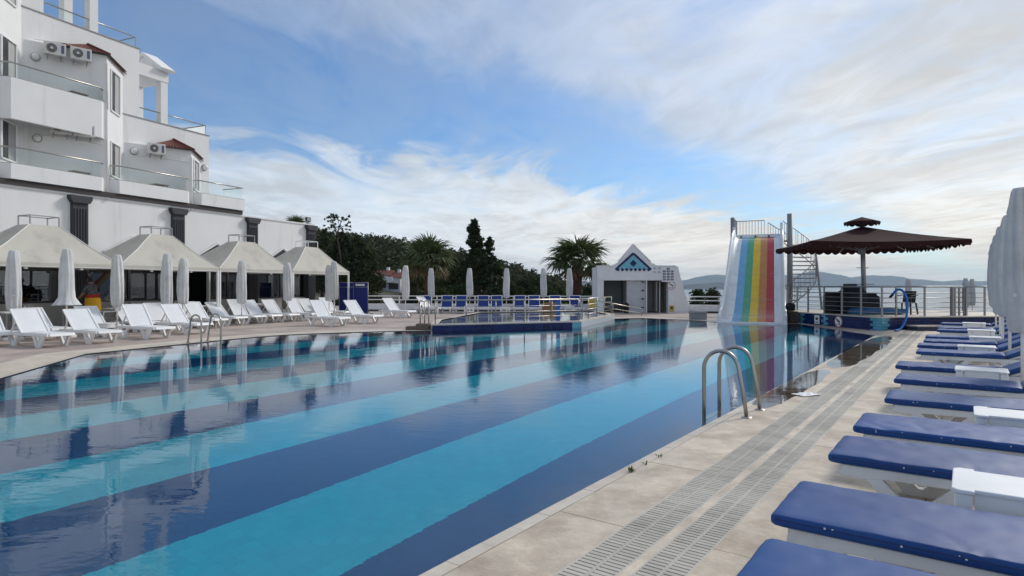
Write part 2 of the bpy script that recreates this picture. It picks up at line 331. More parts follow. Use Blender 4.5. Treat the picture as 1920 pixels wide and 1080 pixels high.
def obj(name, mb, m, parent=None, smooth=False, bevel=0.0, seg=2):
    o = bpy.data.objects.new(name, mesh_of(name, mb, m, smooth)); C.objects.link(o)
    if parent: o.parent = parent
    if bevel:
        b = o.modifiers.new('edge', 'BEVEL'); b.width = bevel; b.segments = seg; b.limit_method = 'ANGLE'; b.angle_limit = R(40)
        if smooth is None: pass
    return o
def inst(name, me, parent=None, loc=(0, 0, 0), rz=0.0):
    o = bpy.data.objects.new(name, me); C.objects.link(o); o.parent = parent; o.location = loc; o.rotation_euler = (0, 0, rz); return o
def empty(name, loc=(0, 0, 0), rz=0.0):
    o = bpy.data.objects.new(name, None); C.objects.link(o); o.location = loc; o.rotation_euler = (0, 0, rz); o.empty_display_size = .1; return o
def tag(o, label, cat, group=None):
    o['label'] = label; o['category'] = cat
    if group: o['group'] = group
    return o
def struct(o, kind='structure', label=None):
    o['kind'] = kind
    if label: o['label'] = label
    return o
def copy_tree(root, loc=None, rz=None, parent=None):
    c = root.copy(); C.objects.link(c)
    if parent is not None: c.parent = parent
    if loc is not None: c.location = loc
    if rz is not None: c.rotation_euler = (0, 0, rz)
    for k in list(root.children): copy_tree(k, parent=c)
    return c
def sheet(name, poly, z, m, holes=(), sides=None):
    loops = [[Vector((p[0], p[1], 0)) for p in poly]]+[[Vector((p[0], p[1], 0)) for p in h] for h in holes]
    tris = tessellate_polygon(loops); flat = [p for l in loops for p in l]
    mb = MB(); mb.add([(p.x, p.y, z) for p in flat], tris); o = obj(name, mb, m)
    me = o.data
    if me.polygons[0].normal.z < 0: me.flip_normals()
    return o
ORD = ['nearest', 'second', 'third', 'fourth', 'fifth', 'sixth', 'seventh', 'eighth', 'ninth', 'tenth', 'eleventh', 'twelfth', 'thirteenth', 'fourteenth', 'fifteenth', 'sixteenth']

# ------------------------------------------------------------------ terrain, sea, far mountains
def smooth(a, b, x):
    t = min(1, max(0, (x-a)/(b-a))); return t*t*(3-2*t)
HILL = [(-600, 58), (-250, 42), (-91, 25), (-66, 22.5), (-53, 20), (-15, 11.5), (10, 4.5), (36, -3.5), (60, -8), (110, -16), (900, -20)]
def hprof(x):
    for (a, b), (c, d) in zip(HILL, HILL[1:]):
        if a <= x <= c: return b+(d-b)*(x-a)/(c-a)
    return HILL[0][1] if x < HILL[0][0] else HILL[-1][1]
def terr(x, y):
    base = -.6
    t = smooth(38, 110, y); k = max(y, 1)/300
    far = hprof(x/max(k, .2))*min(k, 1.0)**1.25 if y > 0 else -.6
    far -= 6*math.exp(-((y-120)/60)**2)*.6
    if y > 300: far -= (y-300)*.06
    east = smooth(14, 60, x+ (y-30)*.15)*smooth(28, 60, y)*12
    z = base*(1-t)+far*t-east*(1-t)-(0 if t < .02 else noise.noise(Vector((x*.02, y*.02, 0)))*2.0*t)
    hole = (1-smooth(34, 39, y))*smooth(-30, -24, x)*(1-smooth(20, 26, x))
    return min(z, z*(1-hole)-2.2*hole)
def build_terrain():
    xs = np.concatenate([np.arange(-420, -80, 17), np.arange(-80, 80, 4), np.arange(80, 500, 20)])
    ys = np.concatenate([np.arange(-60, 30, 15), np.arange(30, 120, 4), np.arange(120, 640, 13)])
    mb = MB(); nx = len(xs)
    mb.v = [(float(x), float(y), terr(x, y)) for y in ys for x in xs]
    mb.f = [(j*nx+i, j*nx+i+1, (j+1)*nx+i+1, (j+1)*nx+i) for j in range(len(ys)-1) for i in range(nx-1)]
    struct(obj('ground', mb, hillm, smooth=True))
    mb = MB(); mb.add([(-11500, -200, -12), (11500, -200, -12), (11500, 11500, -12), (-11500, 11500, -12)], [(0, 1, 2, 3)])
    struct(obj('sea', mb, seam))
build_terrain()
mountm = mat('mountain_scrub', (.060, .080, .085), .95, var=.4, scale=.004)
def ridge(name, prof, Y, depth, seed):
    mb = MB(); n = 150; rows = 9
    pxs = np.linspace(prof[0][0], prof[-1][0], n)
    for j in range(rows):
        t = j/(rows-1)
        for px in pxs:
            h = np.interp(px, [p[0] for p in prof], [p[1] for p in prof])
            top = (HORIZ-h)/FOC*Y+EYE
            yy = Y-depth*(1-t)
            x = (px-960)/FOC*Y+noise.noise(Vector((px*.02, j, seed)))*Y*.01
            zz = -14+(top+14)*t**.75
            zz += noise.noise(Vector((px*.045, t*4, seed)))*(top+14)*.16*t+noise.noise(Vector((px*.16, t*9, seed)))*(top+14)*.05*t
            mb.v.append((x, yy+noise.noise(Vector((px*.07, t*3, seed+5)))*depth*.15, zz))
    mb.f = [(j*n+i, j*n+i+1, (j+1)*n+i+1, (j+1)*n+i) for j in range(rows-1) for i in range(n-1)]
    o = len(mb.v); mb.v += [(x, y+Y*.25, -14) for x, y, z in mb.v[(rows-1)*n:]]
    mb.f += [((rows-1)*n+i, (rows-1)*n+i+1, o+i+1, o+i) for i in range(n-1)]
    return struct(obj(name, mb, mountm, smooth=True))
ridge('mountains', [(900, 536), (1020, 531), (1120, 534), (1230, 528), (1290, 524), (1320, 517), (1350, 515), (1400, 520), (1450, 519), (1490, 516), (1516, 509), (1528, 509), (1545, 517), (1562, 522), (1600, 522), (1625, 517), (1645, 516), (1680, 521), (1720, 525), (1760, 530), (1780, 529), (1800, 525), (1840, 528), (1900, 524), (1980, 527), (2200, 520), (2600, 528)], 8000, 1500, 1)
ridge('near_ridge', [(960, 538), (1010, 527), (1080, 526), (1150, 533), (1230, 538), (1270, 539), (1290, 534), (1330, 530), (1370, 531), (1420, 535), (1480, 539.5)], 3000, 400, 9)

# ------------------------------------------------------------------ pool and deck
E = lambda u, w=0: tuple(uw(u, w)[:2])
POOL = [E(-10), E(22.0), (11.45, 25.2), (10.95, 25.1), (8.45, 26.2), (8.3, 27.5), (6.1, 30.0), (4.75, 29.2), (2.56, 23.3), (-2.7, 21.3), (-4.2, 20.95), (-5.45, 20.4), (-6.4, 19.9), (-7.09, 19.3), (-7.6, 18.6), (-8.2, 17.2), (-9.45, 13.94), (-8.32, 10.2), (-6.9, 5.5), (-6.3, -1), (-7, -9)]
DECK = [(-40, -12), (40, -30), (40, 21.0), (24, 23.5), (20, 31), (10.5, 38.2), (-6, 39.8), (-6.5, 60), (-40, 60)]
deck = struct(sheet('pool_deck', DECK, 0.0, pavers, [POOL]))
def pool_shell():
    mb = MB(); n = len(POOL)
    mb.add([(p[0], p[1], 0) for p in POOL]+[(p[0], p[1], -1.42) for p in POOL], [(i, (i+1) % n, n+(i+1) % n, n+i) for i in range(n)])
    w = obj('pool_wall', mb, navytile, None); struct(w)
    struct(sheet('pool_floor', POOL, -1.42, poolfloor))
    struct(sheet('pool_water', POOL, -.004, poolwater))
pool_shell()
def offset_strip(name, pts, d0, d1, z, m, parent=None):
    P = [Vector(p) for p in pts]; mb = MB(); n = len(P)
    for i, p in enumerate(P):
        a = P[max(i-1, 0)]; b = P[min(i+1, n-1)]; t = (b-a).normalized(); nn = Vector((t.y, -t.x))
        mb.v += [(p.x+nn.x*d0, p.y+nn.y*d0, z), (p.x+nn.x*d1, p.y+nn.y*d1, z)]
    for i in range(n-1): mb.f.append((2*i, 2*i+1, 2*i+3, 2*i+2))
    return obj(name, mb, m, parent)
LEFT = POOL[9:]                                   # from the kids' pool corner round the left side
struct(offset_strip('coping_band', LEFT, .012, 1.0, .004, stone2))
struct(offset_strip('coping_edge', LEFT, -.02, .10, .010, stone2))
struct(offset_strip('coping_band_far', POOL[4:8], .0, 1.2, .004, stone2))
# right side: coping stones, slabs, overflow grates
TZ = .012
def slabs():
    par = deck
    cop = MB().bx(-.148, .148, -.048, .048, 0, TZ); cme = mesh_of('coping_stone', cop, stone2)
    for i in range(82):
        o = inst('coping_stone', cme, par, uw(-2.4+.30*i, .052, random.uniform(-.0012, .0012)), ANG_U)
    cols = [(.106, .566, stone), (1.126, 2.05, stone), (2.056, 2.98, stone), (2.986, 3.91, stone), (3.916, 5.2, stone)]
    for a, b, m in cols:
        me = mesh_of('slab', MB().bx(-.7165, .7165, (a-b)/2, (b-a)/2, 0, TZ), m)
        for k in range(19):
            inst('slab', me, par, uw(-2.2+1.44*k+.72, (a+b)/2, random.uniform(-.0012, .0012)), ANG_U)
    strip = MB().bx(-14, 14, -.0275, .0275, 0, TZ); inst('kerb_strip', mesh_of('kerb_strip', strip, stone), par, uw(11.5, .857, 0), ANG_U)
    for a, b in ((.570, .826), (.890, 1.120)):
        g = empty('drain_grate', uw(0, (a+b)/2, 0), ANG_U); struct(g)
        W = b-a
        obj('gutter', MB().add([(-2.4, -W/2, .003), (25, -W/2, .003), (25, W/2, .003), (-2.4, W/2, .003)], [(0, 1, 2, 3)]), dark, g)
        obj('spine', MB().bx(-2.4, 25, -.010, .010, .004, TZ+.0015), slatm, g)
        fm = MB()
        for sg in (-1, 1): fm.bx(-2.4, 25, sg*W/2-.006, sg*W/2+.006, .003, TZ+.0005)
        obj('frame', fm, slatm, g)
        sm = mesh_of('slat', MB().bx(-.0145, .0145, -W/2+.006, W/2-.006, .004, TZ), slatm)
        for k in range(300): inst('slat', sm, g, (2.0+.040*k, 0, random.uniform(-.0008, .0004)))
        rest = MB()
        for k in range(300):
            x = 2.0+.040*300+.040*k
            if x < 25: rest.bx(x-.0145, x+.0145, -W/2+.006, W/2-.006, .004, TZ)
        rest2 = MB()
        for k in range(105): x = 1.96-.040*k; rest.bx(x-.0145, x+.0145, -W/2+.006, W/2-.006, .004, TZ)
        o = obj('slats', rest, slatm, g); o['kind'] = 'stuff'
slabs()
def puddle(name, u0, u1, w0, w1, seed):
    pts = []; n = 90
    for k in range(n):
        t = 2*math.pi*k/n; ct, st = math.cos(t), math.sin(t)
        e = .5
        uu = (u0+u1)/2+(u1-u0)/2*math.copysign(abs(ct)**.75, ct)*(1+.12*noise.noise(Vector((ct*2, st*2, seed))))
        ww = (w0+w1)/2+(w1-w0)/2*math.copysign(abs(st)**.8, st)*(1+.22*noise.noise(Vector((ct*5, st*4, seed+3)))+.10*noise.noise(Vector((ct*21, st*17, seed))))
        pts.append(E(uu, ww))
    o = sheet(name, pts, TZ+.003, puddlewater); struct(o)
puddle('puddle', 8.0, 12.4, .0, .42, 1)
puddle('puddle', 12.7, 21.8, .0, .62, 5)

# kids' pool: raised basin behind the tiled front wall
def kids_pool():
    KR = .22
    A, B, Cc = Vector((-2.7, 21.3)), Vector((2.56, 23.3)), Vector((4.75, 29.2))
    outer = [A, B, Cc, Vector((4.3, 33.4)), Vector((-1.7, 31.2)), Vector((-2.95, 24.0))]
    cen = sum(outer, Vector((0, 0)))/6
    inner = [p+(cen-p).normalized()*.34 for p in outer]
    par = struct(empty('kids_pool', (0, 0, 0)))
    n = 6; mb = MB()
    mb.add([(p.x, p.y, -1.42) for p in outer]+[(p.x, p.y, KR-.03) for p in outer], [(i, (i+1) % n, n+(i+1) % n, n+i) for i in range(n)])
    mb.add([(p.x, p.y, KR-.5) for p in inner]+[(p.x, p.y, KR-.03) for p in inner], [(i, (i+1) % n, n+(i+1) % n, n+i) for i in range(n)])
    obj('basin_wall', mb, navytile, par)
    mb = MB(); out2 = [p+(p-cen).normalized()*.03 for p in outer]
    mb.add([(p.x, p.y, KR) for p in out2]+[(p.x, p.y, KR) for p in inner], [(i, (i+1) % n, n+(i+1) % n, n+i) for i in range(n)])
    mb.add([(p.x, p.y, KR) for p in out2]+[(p.x, p.y, KR-.045) for p in out2], [(i, (i+1) % n, n+(i+1) % n, n+i) for i in range(n)])
    obj('coping', mb, stone2, par)
    f = sheet('floor', [tuple(p) for p in inner], -.22, navytile); f.parent = par
    w = sheet('water', [tuple(p) for p in inner], KR-.03, poolwater); w.parent = par
    d = (B-A).normalized(); L = (B-A).length; nn = Vector((d.y, -d.x)); ang = math.atan2(d.y, d.x)
    k = int(L/.36); tw = L/k
    me = mesh_of('tile', MB().bx(-tw/2+.006, tw/2-.006, -.012, .0, -.14, KR-.05), navytile); mea = mesh_of('tile', MB().bx(-tw/2+.006, tw/2-.006, -.012, .0, -.14, KR-.05), aquatile)
    for i in range(k):
        p = A+d*tw*(i+.5); inst('tile', mea if i == k-1 else me, par, (p.x, p.y, random.uniform(-.002, .002)), ang)
    d2 = (Cc-B).normalized(); L2 = (Cc-B).length; k2 = int(L2/.36); tw2 = L2/k2; a2 = math.atan2(d2.y, d2.x)
    me2 = mesh_of('tile', MB().bx(-tw2/2+.006, tw2/2-.006, -.012, .0, -.14, KR-.05), showertile)
    for i in range(k2):
        p = B+d2*tw2*(i+.5); inst('tile', me2, par, (p.x, p.y, 0), a2)
    # railing along the two front edges
    def railing(name, pts, label, posts, z0, zt, bars=(.25, .48, .72)):
        r = empty(name, (pts[0][0], pts[0][1], z0)); tag(r, label, 'railing'); o = Vector((pts[0][0], pts[0][1], z0))
        P3 = [Vector((p[0], p[1], z0))-o for p in pts]
        for si, ((a, b), m) in enumerate(zip(zip(P3, P3[1:]), posts)):
            for i in range(1 if si else 0, m+1):
                q = a.lerp(b, i/m); obj('post', MB().tube([q, q+Vector((0, 0, zt))], .022, 8), steel, r, True)
            for h in bars: obj('rail_bar', MB().tube([a+Vector((0, 0, zt*h)), b+Vector((0, 0, zt*h))], .012, 6), steel, r, True)
            obj('handrail', MB().tube([a+Vector((0, 0, zt)), b+Vector((0, 0, zt))], .026, 8), steel, r, True)
        return r
    i0 = lambda p, k=.17: p+(cen-p).normalized()*k
    railing('pool_railing', [i0(A), i0(B), i0(Cc)], 'stainless tube railing along the front wall of the raised kids pool', [5, 4], KR, .80)
    railing('pool_railing', [(-3.15, 21.6), (-2.95, 22.3)], 'short stainless railing beside the steps of the kids pool', [2], 0, 1.0, (.1, .5))
    # sloping ramp handrail to the right, behind
    r = tag(empty('ramp_railing', (3.4, 30.4, 0)), 'stainless ramp handrail sloping down toward the shower hut', 'railing')
    q0, q1 = Vector((0, 0, .95)), Vector((3.2, 1.6, .35))
    obj('handrail', MB().tube([q0, q1], .026, 8), steel, r, True); obj('rail_bar', MB().tube([q0-Vector((0, 0, .3)), q1-Vector((0, 0, .22))], .014, 6), steel, r, True)
    for t in (0, .5, 1): q = q0.lerp(q1, t); obj('post', MB().tube([(q.x, q.y, 0), q], .022, 8), steel, r, True)
    st = tag(empty('pool_steps', (-3.35, 21.85, 0)), 'small brown stone steps up to the kids pool rim', 'steps')
    obj('step', MB().bx(-.3, .5, -.3, .25, .01, .12), barkm and mat('brown_stone', (.13, .10, .08), .8), st, bevel=.01)
    obj('step', MB().bx(.05, .5, -.3, .25, .12, .21), mat('brown_stone', (.13, .10, .08), .8), st, bevel=.01)
    bp = empty('blue_post', (1.75, 23.9, 0)); tag(bp, 'slim bright blue post standing inside the kids pool', 'post')
    obj('post', MB().bx(-.07, .07, -.03, .03, -.2, .95), hosem, bp, bevel=.008); obj('foot', MB().bx(-.14, .14, -.1, .1, -.22, -.17), hosem, bp)
kids_pool()

# ------------------------------------------------------------------ hotel
def hotel():
    hb = empty('hotel_building', FO, ANG_F)
    tag(hb, 'white terraced hotel with sawtooth balconies above a dark glazed restaurant front', 'building')
    def p(name, mb, m, par=hb, **k): return obj(name, mb, m, par, **k)
    S0, S1, ZT = 12.0, 37.15, 4.78
    pil = [20.85, 24.85, 28.85, 32.85, 36.85]
    p('wall', MB().bx(S0, S1, 0, .3, 2.75, ZT), stucco)
    p('wall', MB().bx(S1-.25, S1-.003, .302, 9, 0, ZT-.003), stucco)
    p('roof_slab', MB().bx(S0, S1-.3, .302, 9, ZT-.35, ZT-.05), stucco2)
    p('coping', MB().bx(S0, S1+.04, -.05, .36, ZT+.002, ZT+.07), stucco2)
    p('lintel', MB().bx(S0, S1-.26, .02, .26, 2.45, 2.748), charcoal)
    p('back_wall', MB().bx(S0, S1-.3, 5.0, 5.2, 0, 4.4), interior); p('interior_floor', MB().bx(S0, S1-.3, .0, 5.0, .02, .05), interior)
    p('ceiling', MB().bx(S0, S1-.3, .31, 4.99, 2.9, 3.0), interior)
    for i, s in enumerate(pil):
        q = p('pilaster', MB().bx(s-.27, s+.27, -.16, .12, 0, 4.50), charcoal)
        p('capital', MB().prism([(s-.29, 4.50), (s+.29, 4.50), (s+.38, 4.64), (s+.38, 4.76), (s-.38, 4.76), (s-.38, 4.64)], -.24, .1, 'y'), charcoal, q)
        for k in range(5): p('flute', MB().bx(s-.2+.1*k-.018, s-.2+.1*k+.018, -.185, -.158, .3, 4.3), charcoal, q)
    for i, (a, b) in enumerate(zip([16.85]+pil, pil)):
        a += .27; b -= .27
        if i == 3: p('low_wall', MB().bx(a+1.45, b, .05, .22, 0, .92), greywall); a0 = a+1.45; p('door_frame', MB().bx(a+1.38, a+1.45, .04, .2, 0, 2.45), whitepaint)
        else: p('low_wall', MB().bx(a, b, .05, .22, 0, .92), greywall); a0 = a
        n = 2; wd = (b-a0)/n
        for k in range(n):
            x0 = a0+wd*k; x1 = x0+wd
            w = p('window', MB().bx(x0+.05, x1-.05, .12, .135, .97, 2.40), windowglass)
            fm = MB().bx(x0, x0+.05, .08, .18, .92, 2.45).bx(x1-.05, x1, .08, .18, .92, 2.45).bx(x0+.051, x1-.051, .08, .18, .92, .97).bx(x0+.051, x1-.051, .08, .18, 2.40, 2.449)
            p('frame', fm, charcoal, w)
        mid = (a+b)/2                                   # dark pediment between the canopies
        if i >= 1:
            pe = p('pediment', MB().prism([(mid-1.0, 2.78), (mid+1.0, 2.78), (mid, 3.36)], -.06, -.005, 'y'), charcoal)
            p('pediment_trim', MB().bar((mid-1.1, -.07, 2.80), (mid, -.07, 3.43), .07, .07).bar((mid, -.07, 3.43), (mid+1.1, -.07, 2.80), .07, .07), whitepaint, pe)
    # floors above
    p('fascia', MB().bx(S0, 32.25, -.10, .20, ZT+.072, ZT+.26), darkfascia)
    F0, SP = 25.9, 3.66; DB = 1.05
    tops = {1: 8.45, 2: 11.3, 3: 14.3}
    def bays(level): return [F0-3*SP, F0-2*SP, F0-SP]+([F0] if level <= 2 else [])+([F0+SP] if level <= 1 else [])
    ends = {1: 31.35, 2: 27.95, 3: 24.3}
    zb = {1: ZT+.262, 2: 8.452, 3: 11.302}
    for lv in (1, 2, 3):
        z0, z1 = zb[lv], tops[lv]
        p('wall', MB().bx(S0, ends[lv]-.001, DB, DB+.25, z0, z1), stucco)
        p('wall', MB().bx(ends[lv]-.25, ends[lv], DB+.252, 9, z0, z1), stucco)
        p('roof_slab', MB().bx(S0, ends[lv]-.26, DB+.26, 9, z1-.2, z1-.04), stucco2)
        p('coping', MB().bx(S0, ends[lv]+.04, DB-.03, DB+.28, z1+.001, z1+.04), greywall)
        for F in bays(lv):
            top_here = (F >= F0 and lv == 2) or (F > F0 and lv == 1)
            ze = z1-(1.12 if top_here else .002)
            bayp = MB().prism([(F-2.25, DB-.003), (F, 0), (F+1.34, DB-.003)], z0+.001, ze, 'z')
            b = p('bay_window', bayp, stucco)
            # flat window backing, recess shade put into its grey, on the short sunlit face
            d = Vector((1.34, DB, 0)).normalized(); nrm = Vector((d.y, -d.x, 0)); o = Vector((F, 0, 0))
            wz0, wz1 = (z0+.70, z0+2.0) if lv == 1 else (z0-.22, z0+1.35)
            def q(t, off, z): r = o+d*t+nrm*off; return (r.x, r.y, z)
            t0, t1 = .36, 1.30
            rec = MB().add([q(t0, .004, wz0), q(t1, .004, wz0), q(t1, .004, wz1), q(t0, .004, wz1)], [(0, 1, 2, 3)])
            wn = p('window', rec, mat('painted_reveal_shade', (.42, .42, .41), .8), b)
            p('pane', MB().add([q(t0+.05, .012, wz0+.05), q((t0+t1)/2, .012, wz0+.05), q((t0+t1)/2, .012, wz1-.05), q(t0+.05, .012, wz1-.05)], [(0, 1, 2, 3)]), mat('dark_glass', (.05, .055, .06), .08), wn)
            sf = MB()
            for aa, bb in (((t0, wz0), (t1, wz0)), ((t1, wz0), (t1, wz1)), ((t1, wz1), (t0, wz1)), ((t0, wz1), (t0, wz0))): sf.bar(q(aa[0], .03, aa[1]), q(bb[0], .03, bb[1]), .05, .05)
            p('frame', sf, stucco2, wn)
            pipe = p('drain_pipe', MB().tube([(F-.02, -.06, z0-.3), (F-.02, -.06, ze-.3)], .035, 8), whitepaint, b, smooth=True)
            # pipe line across the long face
            e = (Vector((F-2.25, DB, 0))-o).normalized(); en = Vector((e.y, -e.x, 0)); en = en if en.y < 0 else -en
            zl = z0+1.75; pts = [o+e*t+en*.02+Vector((0, 0, zl+.06*math.sin(t*2)+.1*(t > 1.2))) for t in np.linspace(.05, 2.2, 8)]
            p('cable', MB().tube(pts, .012, 5), whitepaint, b)
            if top_here:
                rf = MB(); ap = Vector((F-.05, DB-.02, ze+.56)); nrib = 15
                ev = [Vector((F-1.55, .50, ze-.01)), Vector((F-.02, -.20, ze-.01)), Vector((F+1.50, DB-.02, ze-.12))]
                cr = ap
                for a, b2 in zip(ev, ev[1:]):
                    nr = 13 if b2 is ev[1] else 9
                    L = len(rf.v)
                    for k in range(nr*2+1):
                        t = k/(nr*2); bot = a.lerp(b2, t); up = .035 if k % 2 else 0
                        for j in range(5):
                            v = bot.lerp(cr, j/4); rf.v.append((v.x, v.y-up*.3, v.z+up*(1-j/4*.8)+(.012 if j % 2 else 0)))
                    for k in range(nr*2):
                        for j in range(4): rf.f.append((L+k*5+j, L+(k+1)*5+j, L+(k+1)*5+j+1, L+k*5+j+1))
                rr = p('tiled_roof', rf, rooftile, b)
                p('eave', MB().prism([(ev[0].x, ev[0].y), (ev[1].x, ev[1].y), (ev[2].x, ev[2].y), (F-1.2, DB-.02)], ze+.0, ze+.02, 'z'), darkfascia, rr)
                p('ridge_tile', MB().tube([ev[1]+Vector((0, 0, .04)), ap+Vector((0, 0, .03))], .05, 6), rooftile, rr)
    # balconies: solid parapet, glass, handrail
    def balcony(sa, sb, z0, z1, zt, dF=-.17, square_end=False):
        poly = [(sa+.02, .30), (sa+.38, dF), (sb-.30, dF), (sb-.03, .06), (sb-.03, .16), (sb-.34, dF+.14), (sa+.44, dF+.14), (sa+.12, .36)]
        if square_end: poly = [(sa+.02, .30), (sa+.38, dF), (sb, dF), (sb, 1.2), (sb-.14, 1.2), (sb-.14, dF+.14), (sa+.44, dF+.14), (sa+.12, .36)]
        b = p('balcony', MB().prism(poly, z0, z1, 'z'), stucco)
        p('floor_slab', MB().prism([(sa+.14, .40), (sa+.45, dF+.15), (sb-.35, dF+.15), (sb-.15, .2), (sb-.15, DB-.01), (sa+.14, DB-.01)], z0+(.003 if z0 < 6 else .52), z0+(.16 if z0 < 6 else .66), 'z'), soffit, b)
        line = [(sa+.08, .33), (sa+.41, dF+.07), (sb-.32, dF+.07), (sb-.06, .1)] if not square_end else [(sa+.08, .33), (sa+.41, dF+.07), (sb-.07, dF+.07), (sb-.07, 1.15)]
        p('cap', MB().prism([(x, y) for x, y in poly], z1+.001, z1+.018, 'z'), greywall, b)
        gl = MB()
        for a, c in zip(line, line[1:]): gl.add([(a[0], a[1], z1+.02), (c[0], c[1], z1+.02), (c[0], c[1], zt-.02), (a[0], a[1], zt-.02)], [(0, 1, 2, 3)])
        p('glass_panel', gl, railglass, b)
        p('handrail', MB().tube([(x, y, zt) for x, y in line], .026, 8), steel, b, smooth=True)
    for k, F in enumerate((F0-2*SP, F0-SP, F0)):
        balcony(F, F+SP, ZT+.265, 5.55, 6.10)
        if F < F0: balcony(F, F+SP, 7.02, 8.38, 8.88)
    balcony(F0+SP, 32.3, ZT+.265, 5.55, 6.10, square_end=True)
    # roof-terrace glass rails
    for a, b, z in ((27.98, 31.25, 8.49), (24.33, 27.85, 11.34), (20, 24.2, 14.34)):
        pts = [(a, DB+.1), (b, DB+.1), (b, DB+2.6)]
        g = MB()
        for q0, q1 in zip(pts, pts[1:]): g.add([(*q0, z), (*q1, z), (*q1, z+.42), (*q0, z+.42)], [(0, 1, 2, 3)])
        gp_ = p('terrace_glass', g, railglass)
        p('handrail', MB().tube([(*q, z+.44) for q in pts], .026, 8), steel, gp_, smooth=True)
        for q in pts: p('post', MB().tube([(*q, z), (*q, z+.44)], .018, 6), steel, gp_)
    # gabled concrete pergolas on the roof terraces
    for s0, s1, z0, z1 in ((27.96, 29.30, 8.47, 10.35), (24.31, 26.3, 11.33, 13.4)):
        pg = p('pergola', MB().bx(s0, s1, DB+.02, DB+2.0, z1-.06, z1+.42), stucco)
        p('post', MB().bx(s1-.34, s1-.02, DB+.04, DB+.36, z0, z1-.061), stucco, pg); p('post', MB().bx(s1-.34, s1-.02, DB+1.6, DB+1.95, z0, z1-.061), stucco, pg)
        mid = (DB+.02+DB+2.0)/2
        p('gable', MB().prism([(DB-.1, z1+.421), (DB+2.1, z1+.421), (mid, z1+1.15)], s1-.42, s1+.06, 'x'), stucco, pg)
        p('gable_coping', MB().bar((s1-.18, DB-.18, z1+.40), (s1-.18, mid, z1+1.22), .66, .14, up=(0, 0, 1)).bar((s1-.18, mid, z1+1.22), (s1-.18, DB+2.18, z1+.40), .66, .14), stucco2, pg)
    # windows behind the balconies on the bay's neighbour faces are the balcony doors
    for F, lv in ((F0-2*SP, 1), (F0-2*SP, 2), (F0-SP, 1)):
        pass
    # air conditioners, lamps: things of their own on the facade
    def ac(F, t, z, label):
        o = Vector((F, 0, 0)); e = (Vector((F-2.25, DB, 0))-o).normalized(); en = Vector((e.y, -e.x, 0)); en = en if en.y < 0 else -en
        c = o+e*t+en*.30; w = fr(c.x, c.y, z); ang = ANG_F+math.atan2(-e.y, -e.x)
        r = empty('air_conditioner', w, ang); r.scale = (.8, .8, .8); tag(r, label, 'air conditioner', 'air conditioner units on the facade')
        obj('case', MB().bx(-.40, .40, -.15, .15, 0, .55), acm, r, bevel=.02)
        obj('fan_grille', MB().tube([(-.12, -.152, .28), (-.12, -.165, .28)], .20, 24), acgrille, r)
        obj('fan_hub', MB().tube([(-.12, -.166, .28), (-.12, -.178, .28)], .06, 16), acm, r)
        gr = MB()
        for rad in (.10, .15, .195): gr.tube([(-.12+rad*math.cos(a), -.172, .28+rad*math.sin(a)) for a in np.linspace(0, 2*math.pi, 25)], .006, 4)
        obj('grille_ring', gr, acm, r)
        obj('badge_panel', MB().bx(.22, .33, -.158, -.151, .1, .46), mat('ac_badge', (.10, .12, .20), .5), r)
        for sx in (-.25, .25): obj('bracket', MB().bar((sx, .28, -.03), (sx, -.14, -.03), .04).bar((sx, .28, -.16), (sx, -.1, -.05), .03), greysteel, r)
    ac(F0, 1.62, 9.72, 'white air conditioner nearer the window, upper pair beside the upper tiled roof')
    ac(F0, .85, 9.72, 'white air conditioner nearer the corner, upper pair beside the upper tiled roof')
    ac(F0+SP, 1.40, 6.93, 'single white air conditioner beside the lower tiled roof')
    ac(F0, 1.45, 6.96, 'shaded air conditioner tucked under the upper balcony, inner one'); ac(F0, .75, 6.96, 'shaded air conditioner tucked under the upper balcony, outer one')
    def lamp(F, t, z, label, flat=None):
        if flat is None:
            o = Vector((F, 0, 0)); e = (Vector((F-2.25, DB, 0))-o).normalized(); en = Vector((e.y, -e.x, 0)); en = en if en.y < 0 else -en; c = o+e*t; ang = math.atan2(-e.y, -e.x)
        else: c = Vector((flat, DB, 0)); ang = 0
        r = empty('wall_lamp', fr(c.x, c.y, z), ANG_F+ang); tag(r, label, 'lamp', 'round wall lamps on the facade')
        obj('backplate', MB().tube([(0, -.002, 0), (0, -.03, 0)], .15, 20), greywall, r); obj('globe', MB().lathe([(.02, -.12), (.09, -.09), (.125, 0), (.09, .09), (.02, .12)], 16).xf(Matrix.Translation((0, -.08, 0))), whitepaint, r, True)
    lamp(F0, 2.15, 9.62, 'round wall lamp left of the upper pair of air conditioners')
    lamp(F0+SP, 2.15, 7.0, 'round wall lamp beside the single air conditioner')
    lamp(F0, 2.1, 6.75, 'round wall lamp under the upper balcony')
    lamp(0, 0, 6.95, 'small round wall lamp near the end corner of the upper wall', flat=31.1)
    # floodlight on the last pilaster
    fl = tag(empty('floodlight', fr(36.85, .1, ZT+.07), ANG_F), 'small black floodlight on the last pilaster of the wall', 'floodlight')
    obj('bracket', MB().bx(-.02, .02, -.02, .02, 0, .15), blackplastic, fl); obj('head', MB().bx(-.17, .17, -.05, .05, .12, .36), blackplastic, fl, bevel=.01); obj('lens', MB().bx(-.13, .13, -.056, -.051, .16, .32), greywall, fl)
hotel()
